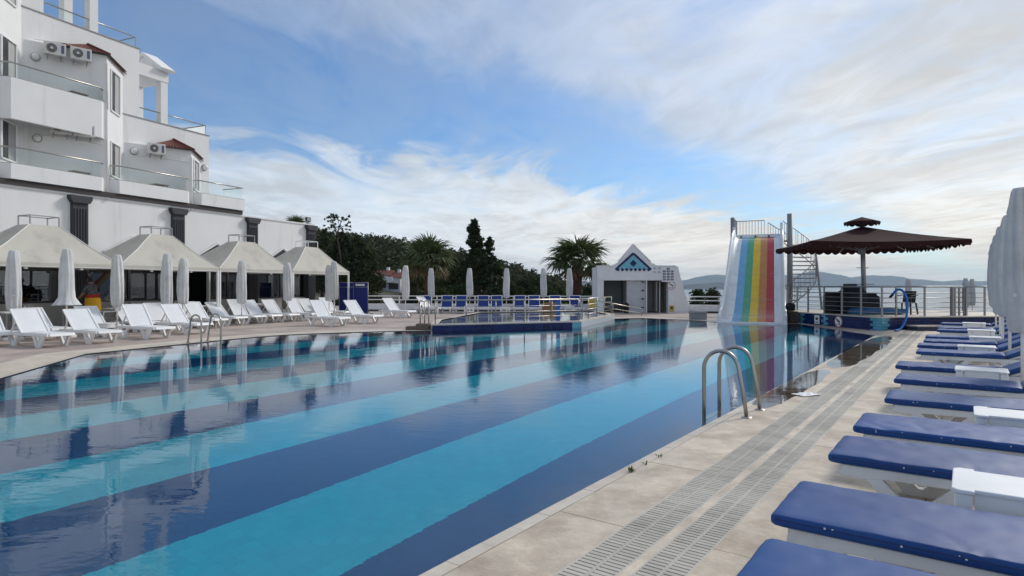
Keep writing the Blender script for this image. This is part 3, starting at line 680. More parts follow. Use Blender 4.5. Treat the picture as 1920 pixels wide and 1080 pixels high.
# balcony furniture glimpsed behind the glass
def balcony_tables():
    for s, z, lab in ((25.0, 8.05, 'beige folding table behind the upper balcony glass'), (25.1, 5.2, 'small folding table behind the lower balcony glass under the upper balcony'), (28.3, 5.2, 'small folding table behind the lower balcony glass beside the middle drain pipe')):
        t = tag(empty('folding_table', fr(s, .35, z-.02), ANG_F), lab, 'table')
        obj('table_top', MB().bx(-.3, .3, -.25, .25, .50, .53), mat('beige_laminate', (.40, .33, .27), .6), t)
        for sx in (-.25, .25): obj('leg', MB().bar((sx, -.2, 0), (sx, .2, .5), .03).bar((sx, .2, 0), (sx, -.2, .5), .03), greysteel, t)
balcony_tables()

# restaurant canopies
def canopies():
    names = ['first cream pyramid canopy, at the picture edge', 'second cream pyramid canopy along the restaurant front', 'third cream pyramid canopy along the restaurant front', 'last cream pyramid canopy, at the end nearest the blue screen']
    for i, s0 in enumerate((20.4, 24.42, 28.44, 32.46)):
        r = tag(empty('pyramid_canopy', fr(s0, 0, 0), ANG_F), names[i], 'canopy', 'restaurant canopies')
        a, b, d0, d1, ze, zp = .0, 4.0, -2.95, -.30, 2.22, 3.42
        cs, cd = 2.12, -1.85; hw, hd = .42, .30
        mb = MB(); n = 26; m = 8
        low = [(a, d0), (b, d0), (b, d1), (a, d1)]; top = [(cs-hw, cd-hd), (cs+hw, cd-hd), (cs+hw, cd+hd), (cs-hw, cd+hd)]
        for e in range(4):
            L = len(mb.v)
            for k in range(n+1):
                for j in range(m+1):
                    t, q = k/n, j/m
                    lo = Vector((*low[e], ze)).lerp(Vector((*low[(e+1) % 4], ze)), t); hi = Vector((*top[e], zp)).lerp(Vector((*top[(e+1) % 4], zp)), t)
                    v = lo.lerp(hi, q); v.z -= .10*math.sin(math.pi*q)*(.5+.5*math.sin(math.pi*t))+.018*math.sin(math.pi*q)*math.sin(t*26+i+e)*(1-q); mb.v.append(tuple(v))
            for k in range(n):
                for j in range(m): mb.f.append((L+k*(m+1)+j, L+(k+1)*(m+1)+j, L+(k+1)*(m+1)+j+1, L+k*(m+1)+j+1))
        mb.add([(x, y, zp) for x, y in top], [(0, 1, 2, 3)])
        fab = obj('fabric', mb, canopym, r, True)
        val = MB()
        for e in range(4): 
            p, q = low[e], low[(e+1) % 4]; val.add([(*p, ze), (*q, ze), (*q, ze-.09), (*p, ze-.09)], [(0, 1, 2, 3)])
        obj('valance', val, canopym, fab)
        seam = MB()
        for e in range(4): seam.tube([(*low[e], ze+.012), tuple(Vector((*low[e], ze)).lerp(Vector((*top[e], zp)), .5)-Vector((0, 0, .04))), (*top[e], zp+.012)], .014, 5)
        obj('corner_seam', seam, whitepaint, fab)
        cage = MB()
        for x, y in top: cage.bar((x, y, zp), (x, y, zp+.28), .03)
        for e in range(4): cage.bar((*top[e], zp+.28), (*top[(e+1) % 4], zp+.28), .03)
        obj('vent_frame', cage, greysteel if i != 3 else whitepaint, r)
        for x, y in ((a+.04, d0+.04), (b-.04, d0+.04)): obj('post', MB().bx(x-.035, x+.035, y-.035, y+.035, 0, ze-.06), whitepaint, r)
        obj('beam', MB().bx(a+.08, b-.08, d0+.01, d0+.07, ze-.13, ze-.06), whitepaint, r)
        obj('side_beam', MB().bx(a+.01, a+.06, d0+.08, d1, ze-.13, ze-.06), whitepaint, r); obj('side_beam', MB().bx(b-.06, b-.01, d0+.08, d1, ze-.13, ze-.06), whitepaint, r)
        for k in (1.2, 2.8): obj('spot_lamp', MB().tube([(k, d0+.1, ze-.2), (k, d0+.1, ze-.13)], .05, 10), whitepaint, r)
canopies()

# ------------------------------------------------------------------ loungers
def cushion(x0, x1, hw, z0, z1, nx=58, ny=18, sag=.006, seed=0):
    mb = MB(); prof = []
    h = z1-z0
    ring = [(-1, .5), (-1, .84), (-.988, .95), (-.965, 1.0)]+[(t, 1.0+.06*(1-t*t)) for t in np.linspace(-.8, .8, ny)]+[(.965, 1.0), (.988, .95), (1, .84), (1, .5), (1, .22), (.975, .05), (.9, 0), (0, 0), (-.9, 0), (-.975, .05), (-1, .22)]
    nr = len(ring)
    xs = [x0, x0+.006, x0+.025]+list(np.linspace(x0+.06, x1-.06, nx))+[x1-.025, x1-.006, x1]
    for i, x in enumerate(xs):
        e = min(i, len(xs)-1-i); k = (.90, .96, .99)[e] if e < 3 else 1.0; kh = (.35, .72, .93)[e] if e < 3 else 1.0
        for yy, zz in ring:
            wv = noise.noise(Vector((x*3.1, yy*2.2, seed)))*sag+noise.noise(Vector((x*11, yy*3, seed+9)))*sag*.40
            wv -= .0050*max(0, 1-abs(noise.noise(Vector((x*2.6+yy*.5, yy*.7-x*.4, seed+20))))*9)*max(0, noise.noise(Vector((x*1.7, yy, seed+31)))+.25)*1.6
            mb.v.append((x, yy*hw*k, z0+h*(.5+(zz-.5)*kh)+(wv if zz > .7 else 0)))
    for i in range(len(xs)-1):
        for j in range(nr): mb.f.append((i*nr+j, (i+1)*nr+j, (i+1)*nr+(j+1) % nr, i*nr+(j+1) % nr))
    mb.f += [tuple(range(nr)), tuple(range((len(xs)-1)*nr+nr-1, (len(xs)-1)*nr-1, -1))]
    return mb
def vleg(x, y, z, half=.17, w=.05, t=.075):
    """one V-shaped plastic leg panel standing at x, y and reaching up to z"""
    mb = MB(); s = t/2
    mb.prism([(x-half-s, z), (x-half+s, z), (x-.01, .05), (x-.07, 0), (x-.10, 0)], y-w/2, y+w/2, 'y')
    mb.prism([(x+half+s, z), (x+half-s, z), (x+.01, .05), (x+.07, 0), (x+.10, 0)], y-w/2, y+w/2, 'y')
    mb.prism([(x-.099, 0), (x+.099, 0), (x+.08, .055), (x-.08, .055)], y-w/2-.004, y+w/2+.004, 'y')
    return mb
def blue_lounger(seed):
    """cushioned lounger: foot at x=0, head at +x, width along y (0 = near side)"""
    W = .68; r = empty('sun_lounger'); y0, y1 = .05, W-.05
    fr_ = MB()
    for y in (y0, y1): fr_.prism([(.07, .225), (.09, .295), (1.88, .295), (1.88, .235), (1.5, .235), (.35, .23), (.2, .21)], y-.022, y+.022, 'y')
    for x in (.09, 1.86): fr_.bx(x-.02, x+.02, y0+.023, y1-.023, .235, .294)
    for k in range(9): fr_.bx(.22+.19*k, .34+.19*k, y0+.024, y1-.024, .262, .292)
    obj('frame', fr_, plastic_old, r, bevel=.006)
    for x in (.50, 1.45):
        for y in (y0+.005, y1-.005): obj('leg', vleg(x, y, .24, half=.24, t=.09), plastic_old, r)
    me = obj('seat_cushion', cushion(0, 1.24, W/2, .298, .360, seed=seed).xf(Matrix.Translation((0, W/2, 0))), vinyl, r, True)
    pip = MB()
    for yy in (.004, W-.004): pip.tube([(x, yy, .336) for x in np.linspace(.03, 1.21, 10)], .006, 5)
    obj('piping', pip, vinyl_seam, me)
    st = MB()
    rs = random.Random(int(seed*10)+3)
    for k in range(6): z = rs.uniform(.005, .009); st.box((rs.uniform(.1, 1.15), -.0005, rs.uniform(.330, .348)), (z, .004, z*rs.uniform(.5, 1)))
    obj('stud', st, studm, me)
    M = Matrix.Translation((1.25, W/2, 0)) @ Matrix.Translation((0, 0, .30)) @ Matrix.Rotation(R(-24), 4, 'Y') @ Matrix.Translation((0, 0, -.30))
    bk = MB().prism([(0, .255), (.68, .255), (.68, .286), (0, .286)], -W/2+.06, W/2-.06, 'y').xf(M); obj('back_frame', bk, plastic_old, r)
    obj('back_cushion', cushion(0.012, .70, W/2, .298, .360, nx=30, seed=seed+4).xf(M), vinyl, r, True)
    return r
RIGHT = [2.30, 3.29, 4.70, 5.76, 7.38, 8.98, 10.55, 13.03, 14.42, 15.68, 17.08, 19.75, 20.95, 23.42]
WOFF = [1.55, 1.49, 1.52, 1.53, 1.60, 1.55, 1.44, 1.55, 1.49, 1.53, 1.50, 1.62, 1.60, 1.60]
def right_row():
    protos = [blue_lounger(k*3.7) for k in range(3)]
    for i, (u, w) in enumerate(zip(RIGHT, WOFF)):
        src = protos[i % 3]; o = src if i < 3 else copy_tree(src)
        o.location = uw(u, w, TZ); o.rotation_euler = (0, 0, ANG_U-math.pi/2+random.uniform(-.015, .015))
        tag(o, f'{ORD[i]} blue cushioned white lounger counted from the camera along the right poolside row', 'sun lounger', 'blue loungers along the right poolside')
right_row()
def side_table():
    r = empty('side_table'); L, W, H = .56, .50, .42
    top = MB().prism([(0, .03), (.03, 0), (.10, 0), (.10, .035), (L-.10, .035), (L-.10, 0), (L-.03, 0), (L, .03), (L, W-.03), (L-.03, W), (L-.10, W), (L-.10, W-.035), (.10, W-.035), (.10, W), (.03, W), (0, W-.03)], H-.022, H, 'z')
    obj('table_top', top, plastic, r, bevel=.006)
    ap = MB().bx(.10, L-.10, .045, .065, H-.14, H-.023).bx(.10, L-.10, W-.065, W-.045, H-.14, H-.023).bx(.02, .04, .11, W-.11, H-.14, H-.023).bx(L-.04, L-.02, .11, W-.11, H-.14, H-.023)
    obj('apron', ap, plastic, r)
    for x in (.012, L-.092):
        for y in (.012, W-.092): obj('leg', MB().prism([(x, y), (x+.08, y), (x+.08, y+.08), (x, y+.08)], 0, H-.023, 'z'), plastic, r, bevel=.012)
    return r
def tables():
    src = side_table()
    for i, (u, w) in enumerate(((4.06, 2.22), (6.50, 2.33), (9.92, 2.15), (13.82, 2.13), (16.48, 2.3), (19.12, 2.27), (22.75, 2.15))):
        o = src if i == 0 else copy_tree(src); o.location = uw(u, w, TZ); o.rotation_euler = (0, 0, ANG_U-math.pi/2)
        tag(o, f'{ORD[i]} square white plastic side table counted from the camera between the blue loungers', 'side table', 'white side tables in the right row')
tables()
def white_lounger(fabric=sling, name='sun_lounger', tilt=48):
    """foot at x=0, head at +x; y=0 is the near side"""
    W = .66; r = empty(name); f = MB()
    for y in (.03, W-.03): f.prism([(0, .28), (.03, .345), (1.9, .345), (1.9, .28), (1.5, .27), (.4, .27)], y-.025, y+.025, 'y')
    f.prism([(-.03, .28), (.0, .345), (.06, .345), (.06, .28)], .056, W-.056, 'y'); f.bx(1.84, 1.9, .056, W-.056, .28, .344)
    obj('frame', f, plastic, r, bevel=.008)
    for x in (.42, 1.55):
        for y in (.035, W-.035): obj('leg', vleg(x, y, .275, half=.2, t=.085), plastic, r)
    for y in (.035, W-.035): pass
    s = MB(); n = 8; xs = np.linspace(.04, 1.12, n)
    for x in xs:
        for t in np.linspace(0, 1, 5): s.v.append((x, .035+t*(W-.07), .352-.018*math.sin(math.pi*t)))
    s.f = [(i*5+j, (i+1)*5+j, (i+1)*5+j+1, i*5+j+1) for i in range(n-1) for j in range(4)]
    obj('seat', s, fabric, r, True)
    T = R(tilt); bk = MB(); hx, hz = 1.13, .335; LB = .78
    for t in np.linspace(0, 1, 7):
        for q in np.linspace(0, 1, 5): bk.v.append((hx+LB*t*math.cos(T), .03+q*(W-.06), hz+LB*t*math.sin(T)+.012*math.sin(math.pi*q)))
    bk.f = [(i*5+j, (i+1)*5+j, (i+1)*5+j+1, i*5+j+1) for i in range(6) for j in range(4)]
    bo = obj('backrest', bk, fabric, r, True)
    rim = MB(); p0 = (hx, .02, hz); p1 = (hx+LB*math.cos(T), .02, hz+LB*math.sin(T)); p2 = (p1[0], W-.02, p1[2]); p3 = (hx, W-.02, hz)
    rim.bar(p0, p1, .04, .04).bar(p1, p2, .04, .04).bar(p2, p3, .04, .04); obj('rim', rim, plastic, bo)
    pr = MB()
    for y in (.06, W-.06): pr.bar((hx+LB*.6*math.cos(T), y, hz+LB*.6*math.sin(T)), (hx+.62, y, .30), .03)
    obj('prop', pr, plastic, r)
    return r
def left_loungers():
    srcs = [white_lounger(), white_lounger(tilt=43), white_lounger(tilt=53)]; used = [0]
    axis = ANG_F+math.pi/2                            # head points away from the pool, towards the hotel
    def put(p, rz, label, group):
        o = srcs[used[0]] if used[0] < 3 else copy_tree(srcs[random.choice((0, 0, 1, 2))]); used[0] += 1
        o.location = p; o.rotation_euler = (0, 0, rz); tag(o, label, 'sun lounger', group)
        return o
    first = [(72, 652), (166, 645), (274, 636), (350, 627), (386, 616), (426, 611), (462, 608), (494, 606), (528, 604), (570, 602), (620, 612), (684, 607), (752, 596), (812, 588)]
    for i, (px, py) in enumerate(first):
        g = gp(px, py); rz = axis-R(4)+random.uniform(-.05, .05)
        if i >= 10: rz = axis-R(10)
        d = Vector((math.cos(rz), math.sin(rz), 0)); n = Vector((-d.y, d.x, 0))
        loc = g-d*.42+n*(-.035) if False else g-d*.42
        # near side must be the side facing the camera: width runs away from it
        o = put(loc, rz, f'{ORD[i] if i else "first"} white lounger from the left along the pool edge, back raised', 'white loungers by the pool edge')
        w = Vector((-math.sin(rz), math.cos(rz), 0))
        if w.dot(Vector((0, 1, 0))) < 0:
            o.location = loc-w*.63
    second = [(62, 18.2), (166, 19.6), (236, 21.3), (290, 21.8), (354, 23.6), (572, 29.5), (610, 30.0), (-30, 16.6)]
    for i, (px, Y) in enumerate(second):
        rz = axis-R(5)+random.uniform(-.05, .05); c = at(px, 580, Y); d = Vector((math.cos(rz), math.sin(rz), 0)); w = Vector((-d.y, d.x, 0))
        loc = Vector((c.x, c.y, 0))-d*1.5-w*.33
        put(loc, rz, f'{ORD[i] if i else "first"} white lounger from the left in the back row near the canopies', 'white loungers in the back row')
    t = side_table(); t.location = fr(22.6, -7.1, 0); g = gp(228, 634); t.location = (g.x-.5, g.y, 0); t.rotation_euler = (0, 0, ANG_F+.2)
    tag(t, 'white plastic side table between loungers on the left side of the pool', 'side table')
    t2 = copy_tree(t, gp(481, 606)+Vector((-.55, .1, 0)), ANG_F+.1); tag(t2, 'white plastic side table in front of a white lounger beside the third canopy', 'side table')
    # blue loungers at the back, facing the camera
    bl = white_lounger(bluesling, 'sun_lounger', 55); u2 = 0
    for i, px in enumerate((792, 832, 863, 905, 933, 973, 1003, 1046, 1085)):
        o = bl if i == 0 else copy_tree(bl); c = at(px, 560, 34.6)
        o.location = (c.x+.33, c.y, 0); o.rotation_euler = (0, 0, R(90)+random.uniform(-.06, .06))
        tag(o, f'{ORD[i] if i else "first"} blue lounger from the left before the back rail, backrest upright', 'sun lounger', 'blue loungers before the back rail')
    bt = copy_tree(t)
    for i, (px, lab) in enumerate(((812, 'white side table between the first two blue loungers at the back'), (879, 'white side table beneath the second back-row parasol'), (947, 'white side table beneath the third back-row parasol'), (1068, 'white side table right of the cardboard box'))):
        o = bt if i == 0 else copy_tree(bt); c = at(px, 560, 34.2); o.location = (c.x-.28, c.y, 0); o.rotation_euler = (0, 0, 0); tag(o, lab, 'side table', 'white side tables at the back')
left_loungers()

# ------------------------------------------------------------------ closed parasols
def closed_parasol(H=2.7, zb=.95, seed=0, flare=False, fat=1.0):
    r = empty('closed_parasol')
    def wob(t, z): return .90+.22*abs(math.sin(4*t+seed+z*.35))**.7+.06*math.sin(9*t+seed*2+z*2.1)+.06*math.sin(3*t+z*4+seed)
    k = fat
    prof = [(.115*k if not flare else .34, zb-.02), (.15*k if not flare else .30, zb+.02), (.165*k if not flare else .19, zb+.22), (.175*k, zb+.5), (.17*k, zb+.9), (.158*k, H-.55), (.140*k, H-.36), (.150*k, H-.31), (.128*k, H-.20), (.106*k, H-.06), (.085*k, H-.012), (.03, H)]
    obj('canopy', MB().lathe(prof, 64, wob=wob), parasolm, r, True)
    obj('strap', MB().lathe([(.150*k*1.1, zb+.42), (.158*k*1.1, zb+.43), (.158*k*1.1, zb+.46), (.15*k*1.1, zb+.47)], 20), plastic_old, r)
    obj('pole', MB().tube([(0, 0, .08), (0, 0, H-.1)], .024, 10), whitepaint, r, True)
    obj('base', MB().lathe([(.24, 0), (.25, .01), (.25, .06), (.22, .085), (.05, .09), (.04, .25), (.03, .26)], 24), plastic_old, r)
    return r
def parasols():
    ps = [closed_parasol(2.7, .9, 1.0), closed_parasol(2.7, .95, 4.0), closed_parasol(2.7, 1.0, 7.0, flare=True)]
    used = [0, 0, 0]
    def put(kind, p, label, group, sc=1.0):
        o = ps[kind] if not used[kind] else copy_tree(ps[kind]); used[kind] = 1
        o.location = p; o.rotation_euler = (R(random.uniform(-.8, .8)), R(random.uniform(-.8, .8)), random.uniform(0, 6.28)); o.scale = (1, 1, sc)
        tag(o, label, 'parasol', group)
    L = [(25, 17.5, 0, .93), (125, 18.4, 2, .965), (220, 20.2, 1, .935), (312, 21.4, 0, .97), (342, 22.6, 1, .935), (453, 25.0, 0, .935), (540, 27.2, 1, .94), (617, 29.6, 0, .93), (627, 28.4, 1, .975), (760, 32.0, 0, .95)]
    names = ['closed grey white parasol nearest the left picture edge', 'closed parasol with its hem flared open in front of the first canopy', 'closed parasol beside the post between the first two canopies', 'wider closed parasol in front of the middle of the second canopy', 'slim closed parasol right behind the one before the second canopy', 'closed parasol in front of the left part of the third canopy', 'closed parasol at the post between the last two canopies', 'rear one of two closed parasols standing close together by the blue screen', 'front one of two closed parasols standing close together by the blue screen', 'closed parasol standing alone between two white loungers before the palm']
    for (px, Y, k, zs), nm in zip(L, names):
        c = at(px, 537, Y); put(k, (c.x, c.y, 0), nm, 'closed parasols on the left terrace', zs)
    for i, px in enumerate((808.5, 880.5, 949.5, 1019.5, 1068)):
        c = at(px, 537, 36.3); put(i % 2, (c.x, c.y, 0), f'{ORD[i] if i else "first"} closed white parasol from the left before the back rail', 'closed parasols before the back rail', .945)
    for i, (u, w, k) in enumerate(((10.35, 2.86, 0), (14.1, 2.88, 1), (16.75, 2.88, 0), (19.4, 2.93, 1), (23.1, 2.95, 0), (12.2, 3.0, 1))):
        put(k, uw(u, w, TZ), ['closed white parasol tallest at the right picture edge', 'third closed parasol of the cluster over the right loungers, counted from the camera', 'fourth closed parasol of the cluster over the right loungers, counted from the camera', 'fifth closed parasol of the cluster over the right loungers, counted from the camera', 'farthest closed parasol of the cluster over the right loungers', 'second closed parasol of the cluster at the right picture edge'][i], 'closed parasols along the right poolside', 1.02)
    for i, (px, Y) in enumerate(((1702, 42), (1811, 40), (1823, 44))):
        c = at(px, 537, Y); put(i % 2, (c.x, c.y, -.75), ['pale closed parasol on the lower lawn behind the black chair', 'left one of two pale closed parasols on the lower lawn', 'right one of two pale closed parasols on the lower lawn'][i], 'closed parasols beyond the terrace', 1.03)
parasols()

# ------------------------------------------------------------------ terrace with tiled wall, big parasol, rails
TZT = .46
TPOLY = [(11.75, 25.6), (12.42, 21.15), (13.3, 21.75), (18.9, 22.4), (19.6, 27.0), (12.2, 28.2)]
def terrace():
    par = struct(empty('terrace', (0, 0, 0)))
    obj('core', MB().prism(TPOLY, -1.42, TZT-.04, 'z'), grout, par)
    o2 = [(11.70, 25.6), (12.38, 21.08), (13.3, 21.68), (18.97, 22.33), (19.7, 27.1), (12.15, 28.3)]
    obj('paving', MB().prism(o2, TZT-.038, TZT, 'z'), stone2, par, bevel=.008)
    rows = 5; h = (TZT-.04+.06)/rows
    bw = .26
    men = mesh_of('tile', MB().bx(-bw/2+.006, bw/2-.006, -.014, .0, .005, h-.005), navytile); mea = mesh_of('tile', MB().bx(-bw/2+.006, bw/2-.006, -.014, .0, .005, h-.005), aquatile)
    meh = mesh_of('tile', MB().bx(-bw/4+.006, bw/4-.006, -.014, .0, .005, h-.005), navytile); meha = mesh_of('tile', MB().bx(-bw/4+.006, bw/4-.006, -.014, .0, .005, h-.005), aquatile)
    for (a, b, aq) in ((0, 1, (.0, .045, .30, .37, .90, 1.0)), (1, 2, (0, .42)), (2, 3, (.985, 1.0))):
        A = Vector(TPOLY[a]); B = Vector(TPOLY[b]); d = (B-A).normalized(); L = (B-A).length; ang = math.atan2(d.y, d.x)
        nb = round(L/bw); sc = L/(nb*bw)
        for r in range(rows):
            z = -.06+h*r; off = (r % 2)*.5
            xs = [(i+.5+off-0, 1) for i in range(nb-(r % 2))]+([(.25, .5), (nb-.25, .5)] if r % 2 else [])
            for x, wd in xs:
                t = x/nb; aqua = any(lo <= t <= hi for lo, hi in zip(aq[::2], aq[1::2]))
                p = A+d*(x*bw*sc)
                o = inst('tile', (mea if aqua else men) if wd == 1 else (meha if aqua else meh), par, (p.x, p.y, z), ang+random.uniform(-.004, .004)); o.scale.x = sc
    # low white step in front of the right part
    st = tag(empty('terrace_step', (13.3, 21.4, 0)), 'long low white step below the dark tiled terrace front', 'step')
    obj('tread', MB().bx(.25, 5.4, -.35, .18, .14, .18).xf(Matrix.Rotation(.115, 4, 'Z')), stone2, st); obj('riser', MB().bx(.28, 5.37, -.31, .17, .013, .139).xf(Matrix.Rotation(.115, 4, 'Z')), grout, st)
    # railings
    def rail(pts, label, per=1.15, H=1.03, nb=5, name='terrace_railing', skip=False):
        r = tag(empty(name, (pts[0][0], pts[0][1], TZT)), label, 'railing'); o = Vector((pts[0][0], pts[0][1], 0))
        for si, (a, b) in enumerate(zip(pts, pts[1:])):
            a = Vector((*a, 0))-o; b = Vector((*b, 0))-o; n = max(1, round((b-a).length/per))
            for i in range(1 if si or skip else 0, n+1):
                q = a.lerp(b, i/n); obj('post', MB().bx(-.025, .025, -.025, .025, 0, H-.02).xf(Matrix.Translation(q)), greysteel, r)
            for k in range(nb):
                z = Vector((0, 0, .14+(H-.2)*k/nb)); obj('rail_bar', MB().tube([a+z, b+z], .011, 6), greysteel, r, True)
            z = Vector((0, 0, H)); obj('handrail', MB().tube([a+z, b+z], .028, 8), greysteel, r, True)
    rail([(11.95, 25.4), (12.55, 21.35)], 'grey steel terrace railing above the no diving sign')
    rail([(12.55, 21.35), (13.4, 21.95), (15.55, 22.2)], 'grey steel terrace railing section with the hose hung over it', skip=True)
    rail([(16.1, 22.3), (17.55, 22.5)], 'short grey steel terrace railing at the right end', per=.9)
    rail([(12.6, 27.8), (19.2, 26.8)], 'grey steel railing along the far edge of the terrace', per=2.4, nb=4)
    gt = tag(empty('folded_gate', (15.75, 22.35, TZT)), 'folded stack of grey steel gate panels between two terrace railings', 'gate')
    for k in range(3):
        y = .10*k
        for x in (-.02, .30-.1*k): obj('stile', MB().bar((x, y, 0), (x, y, 1.0), .05), greysteel, gt)
        for z in (.12, .3, .48, .66, .84, .98): obj('bar', MB().tube([(-.02, y, z), (.30-.1*k, y, z)], .012, 6), greysteel, gt)
    # big brown parasol
    bp = tag(empty('brown_parasol', (13.4, 24.1, TZT)), 'large dark brown square parasol with scalloped valance on the raised terrace', 'parasol')
    zr, za = 3.10-TZT, 3.80-TZT
    cor = [Vector((2.05, -2.95, zr)), Vector((2.95, 2.05, zr)), Vector((-2.05, 2.95, zr)), Vector((-2.95, -2.05, zr))]
    for c in cor: pass
    ap = Vector((0, 0, za)); mb = MB(); n, m = 14, 8
    for e in range(4):
        L = len(mb.v); a, b = cor[e], cor[(e+1) % 4]
        for k in range(n+1):
            for j in range(m+1):
                t, q = k/n, j/m; v = a.lerp(b, t).lerp(ap, q)
                v.z += -.05*math.sin(math.pi*q)-.10*math.sin(math.pi*t)*(1-q)**.6*.6; mb.v.append(tuple(v))
        for k in range(n):
            for j in range(m): mb.f.append((L+k*(m+1)+j, L+(k+1)*(m+1)+j, L+(k+1)*(m+1)+j+1, L+k*(m+1)+j+1))
    top = obj('canopy', mb, brownm, bp, True)
    val = MB()
    for e in range(4):
        a, b = cor[e], cor[(e+1) % 4]; ns = 16; L = len(val.v); K = ns*6
        for k in range(K+1):
            t = k/K; v = a.lerp(b, t); v.z -= .10*math.sin(math.pi*t)*.6; sc = abs(math.sin(math.pi*t*ns)); fl = (v-Vector((0, 0, v.z))).normalized()*.03*math.sin(t*40)
            val.v += [tuple(v), (v.x+fl.x, v.y+fl.y, v.z-.12-.09*sc)]
        for k in range(K): val.f.append((L+2*k, L+2*k+2, L+2*k+3, L+2*k+1))
    obj('valance', val, brownm, top)
    ribs = [c for c in cor]+[(cor[i]+cor[(i+1) % 4])/2-Vector((0, 0, .06)) for i in range(4)]
    for c in ribs: obj('rib', MB().tube([c*.985+Vector((0, 0, -.05)), ap*.5+c*.5-Vector((0, 0, .10)), ap-Vector((0, 0, .10))], .02, 6), greypaint, bp)
    for c in ribs: obj('strut', MB().tube([ap*.45+c*.55-Vector((0, 0, .12)), (0, 0, zr-.25)], .014, 5), greypaint, bp)
    cap = MB(); cc = []
    for k in range(8): a = k*math.pi/4+.3; cc.append(Vector((.62*math.cos(a), .62*math.sin(a), za+.17)))
    cap.add([(0, 0, za+.36)]+[tuple(c) for c in cc], [(0, 1+k, 1+(k+1) % 8) for k in range(8)])
    for k in range(8):
        a, b = cc[k], cc[(k+1) % 8]; L = len(cap.v)
        for j in range(13): t = j/12; v = a.lerp(b, t); cap.v += [tuple(v), (v.x, v.y, v.z-.08-.06*abs(math.sin(math.pi*t*2)))]
        for j in range(12): cap.f.append((L+2*j, L+2*j+2, L+2*j+3, L+2*j+1))
    obj('top_cap', cap, brownm, bp)
    obj('pole', MB().tube([(.1, 0, 0), (0, 0, za+.3)], .085, 16), greysteel, bp, True)
    obj('collar', MB().tube([(0, 0, zr-.35), (0, 0, zr-.15)], .12, 16), greysteel, bp)
    obj('crank', MB().tube([(-.35, 0, 1.12), (.45, 0, 1.12)], .016, 6).tube([(-.22, 0, 1.75), (.25, 0, 1.75)], .014, 6), greypaint, bp)
    obj('base', MB().bx(-.4, .45, -.4, .4, .002, .07), greypaint, bp, bevel=.01)
    # covered equipment
    def lump(name, pts, h, loc, label, cat, m, seed):
        bm = bmesh.new(); bmesh.ops.create_cube(bm, size=1.0)
        bmesh.ops.bevel(bm, geom=bm.edges[:]+bm.verts[:], offset=.14, segments=3, affect='EDGES')
        bmesh.ops.subdivide_edges(bm, edges=[e for e in bm.edges if e.calc_length() > .3], cuts=5, use_grid_fill=True)
        for v in bm.verts:
            v.co.x *= pts[0]; v.co.y *= pts[1]; v.co.z = (v.co.z+.5)*h
            k = 1-.12*v.co.z/h; v.co.x *= k; v.co.y *= k
            nz = noise.noise_vector(v.co*3.0+Vector((seed, 0, 0)))*.045; v.co += Vector((nz.x, nz.y, nz.z*.6 if v.co.z > .05 else 0))
            v.co.z = max(.003, v.co.z)
        me = bpy.data.meshes.new(name); bm.to_mesh(me); bm.free(); me.materials.append(m)
        for p in me.polygons: p.use_smooth = True
        r = tag(empty(name, loc), label, cat)
        o = bpy.data.objects.new('cover', me); C.objects.link(o); o.parent = r
        return r
    a = lump('covered_equipment', (.95, .7), 1.0, (12.98, 24.0, TZT), 'tall black covered equipment beside the brown parasol pole', 'covered equipment', blackm, 1)
    obj('control_box', MB().bx(-.3, .12, -.12, .12, .98, 1.14), blackplastic, a, bevel=.02)
    b = lump('covered_equipment', (.62, .6), .82, (12.42, 24.35, TZT), 'lower black covered box left of the tall covered equipment', 'covered equipment', blackm, 4)
    obj('strap', MB().bx(-.30, .30, -.31, -.295, .35, .39), blackplastic, b)
    c = lump('covered_equipment', (.75, .6), .78, (13.85, 24.5, TZT), 'black covered box right of the parasol pole', 'covered equipment', blackm, 8)
    obj('strap', MB().bx(-.36, .36, -.31, -.295, .3, .34), blackplastic, c)
    t = lump('blue_tarpaulin', (2.1, .55), .24, (13.6, 23.45, TZT), 'crumpled blue tarpaulin lying below the covered equipment', 'tarpaulin', mat('blue_tarp', (.02, .12, .26), .5, var=.3, bump=.3, bscale=8), 13)
    # black plastic chair
    ch = tag(empty('plastic_chair', (14.72, 23.5, TZT), R(215)), 'black plastic armchair on the terrace behind the railing', 'chair')
    obj('seat', MB().prism([(-.24, .41), (.24, .42), (.25, .45), (-.24, .44)], -.23, .23, 'y'), blackplastic, ch, bevel=.01)
    obj('backrest', MB().prism([(-.24, .44), (-.34, .86), (-.30, .87), (-.20, .45)], -.22, .22, 'y'), blackplastic, ch, bevel=.015)
    for y in (-.26, .26):
        obj('armrest', MB().bar((-.32, y, .72), (.26, y, .68), .055, .03), blackplastic, ch); obj('arm_support', MB().bar((.25, y, .67), (.24, y, .42), .05, .03), blackplastic, ch)
        for x, dx in ((-.22, -.07), (.22, .06)): obj('leg', MB().bar((x, y*.92, .42), (x+dx, y*1.06, 0), .05, .04), blackplastic, ch)
    # hose hung over the railing
    h = empty('garden_hose', (12.75, 21.2, 0)); tag(h, 'bright blue hose looped over the terrace railing and down to the deck', 'hose')
    pts = [(.45, .62, 1.22), (.52, .50, 1.38), (.58, .30, 1.36), (.63, .15, 1.12), (.62, .08, .80), (.52, -.02, .47), (.30, -.2, .20), (.06, -.35, .06), (-.15, -.5, .05)]
    cur = []
    for i in range(len(pts)-1):
        p0, p1, p2, p3 = [Vector(pts[max(0, min(len(pts)-1, i+k))]) for k in (-1, 0, 1, 2)]
        for t in np.linspace(0, 1, 6)[:-1]: cur.append(.5*((2*p1)+(p2-p0)*t+(2*p0-5*p1+4*p2-p3)*t*t+(3*p1-p0-3*p2+p3)*t**3))
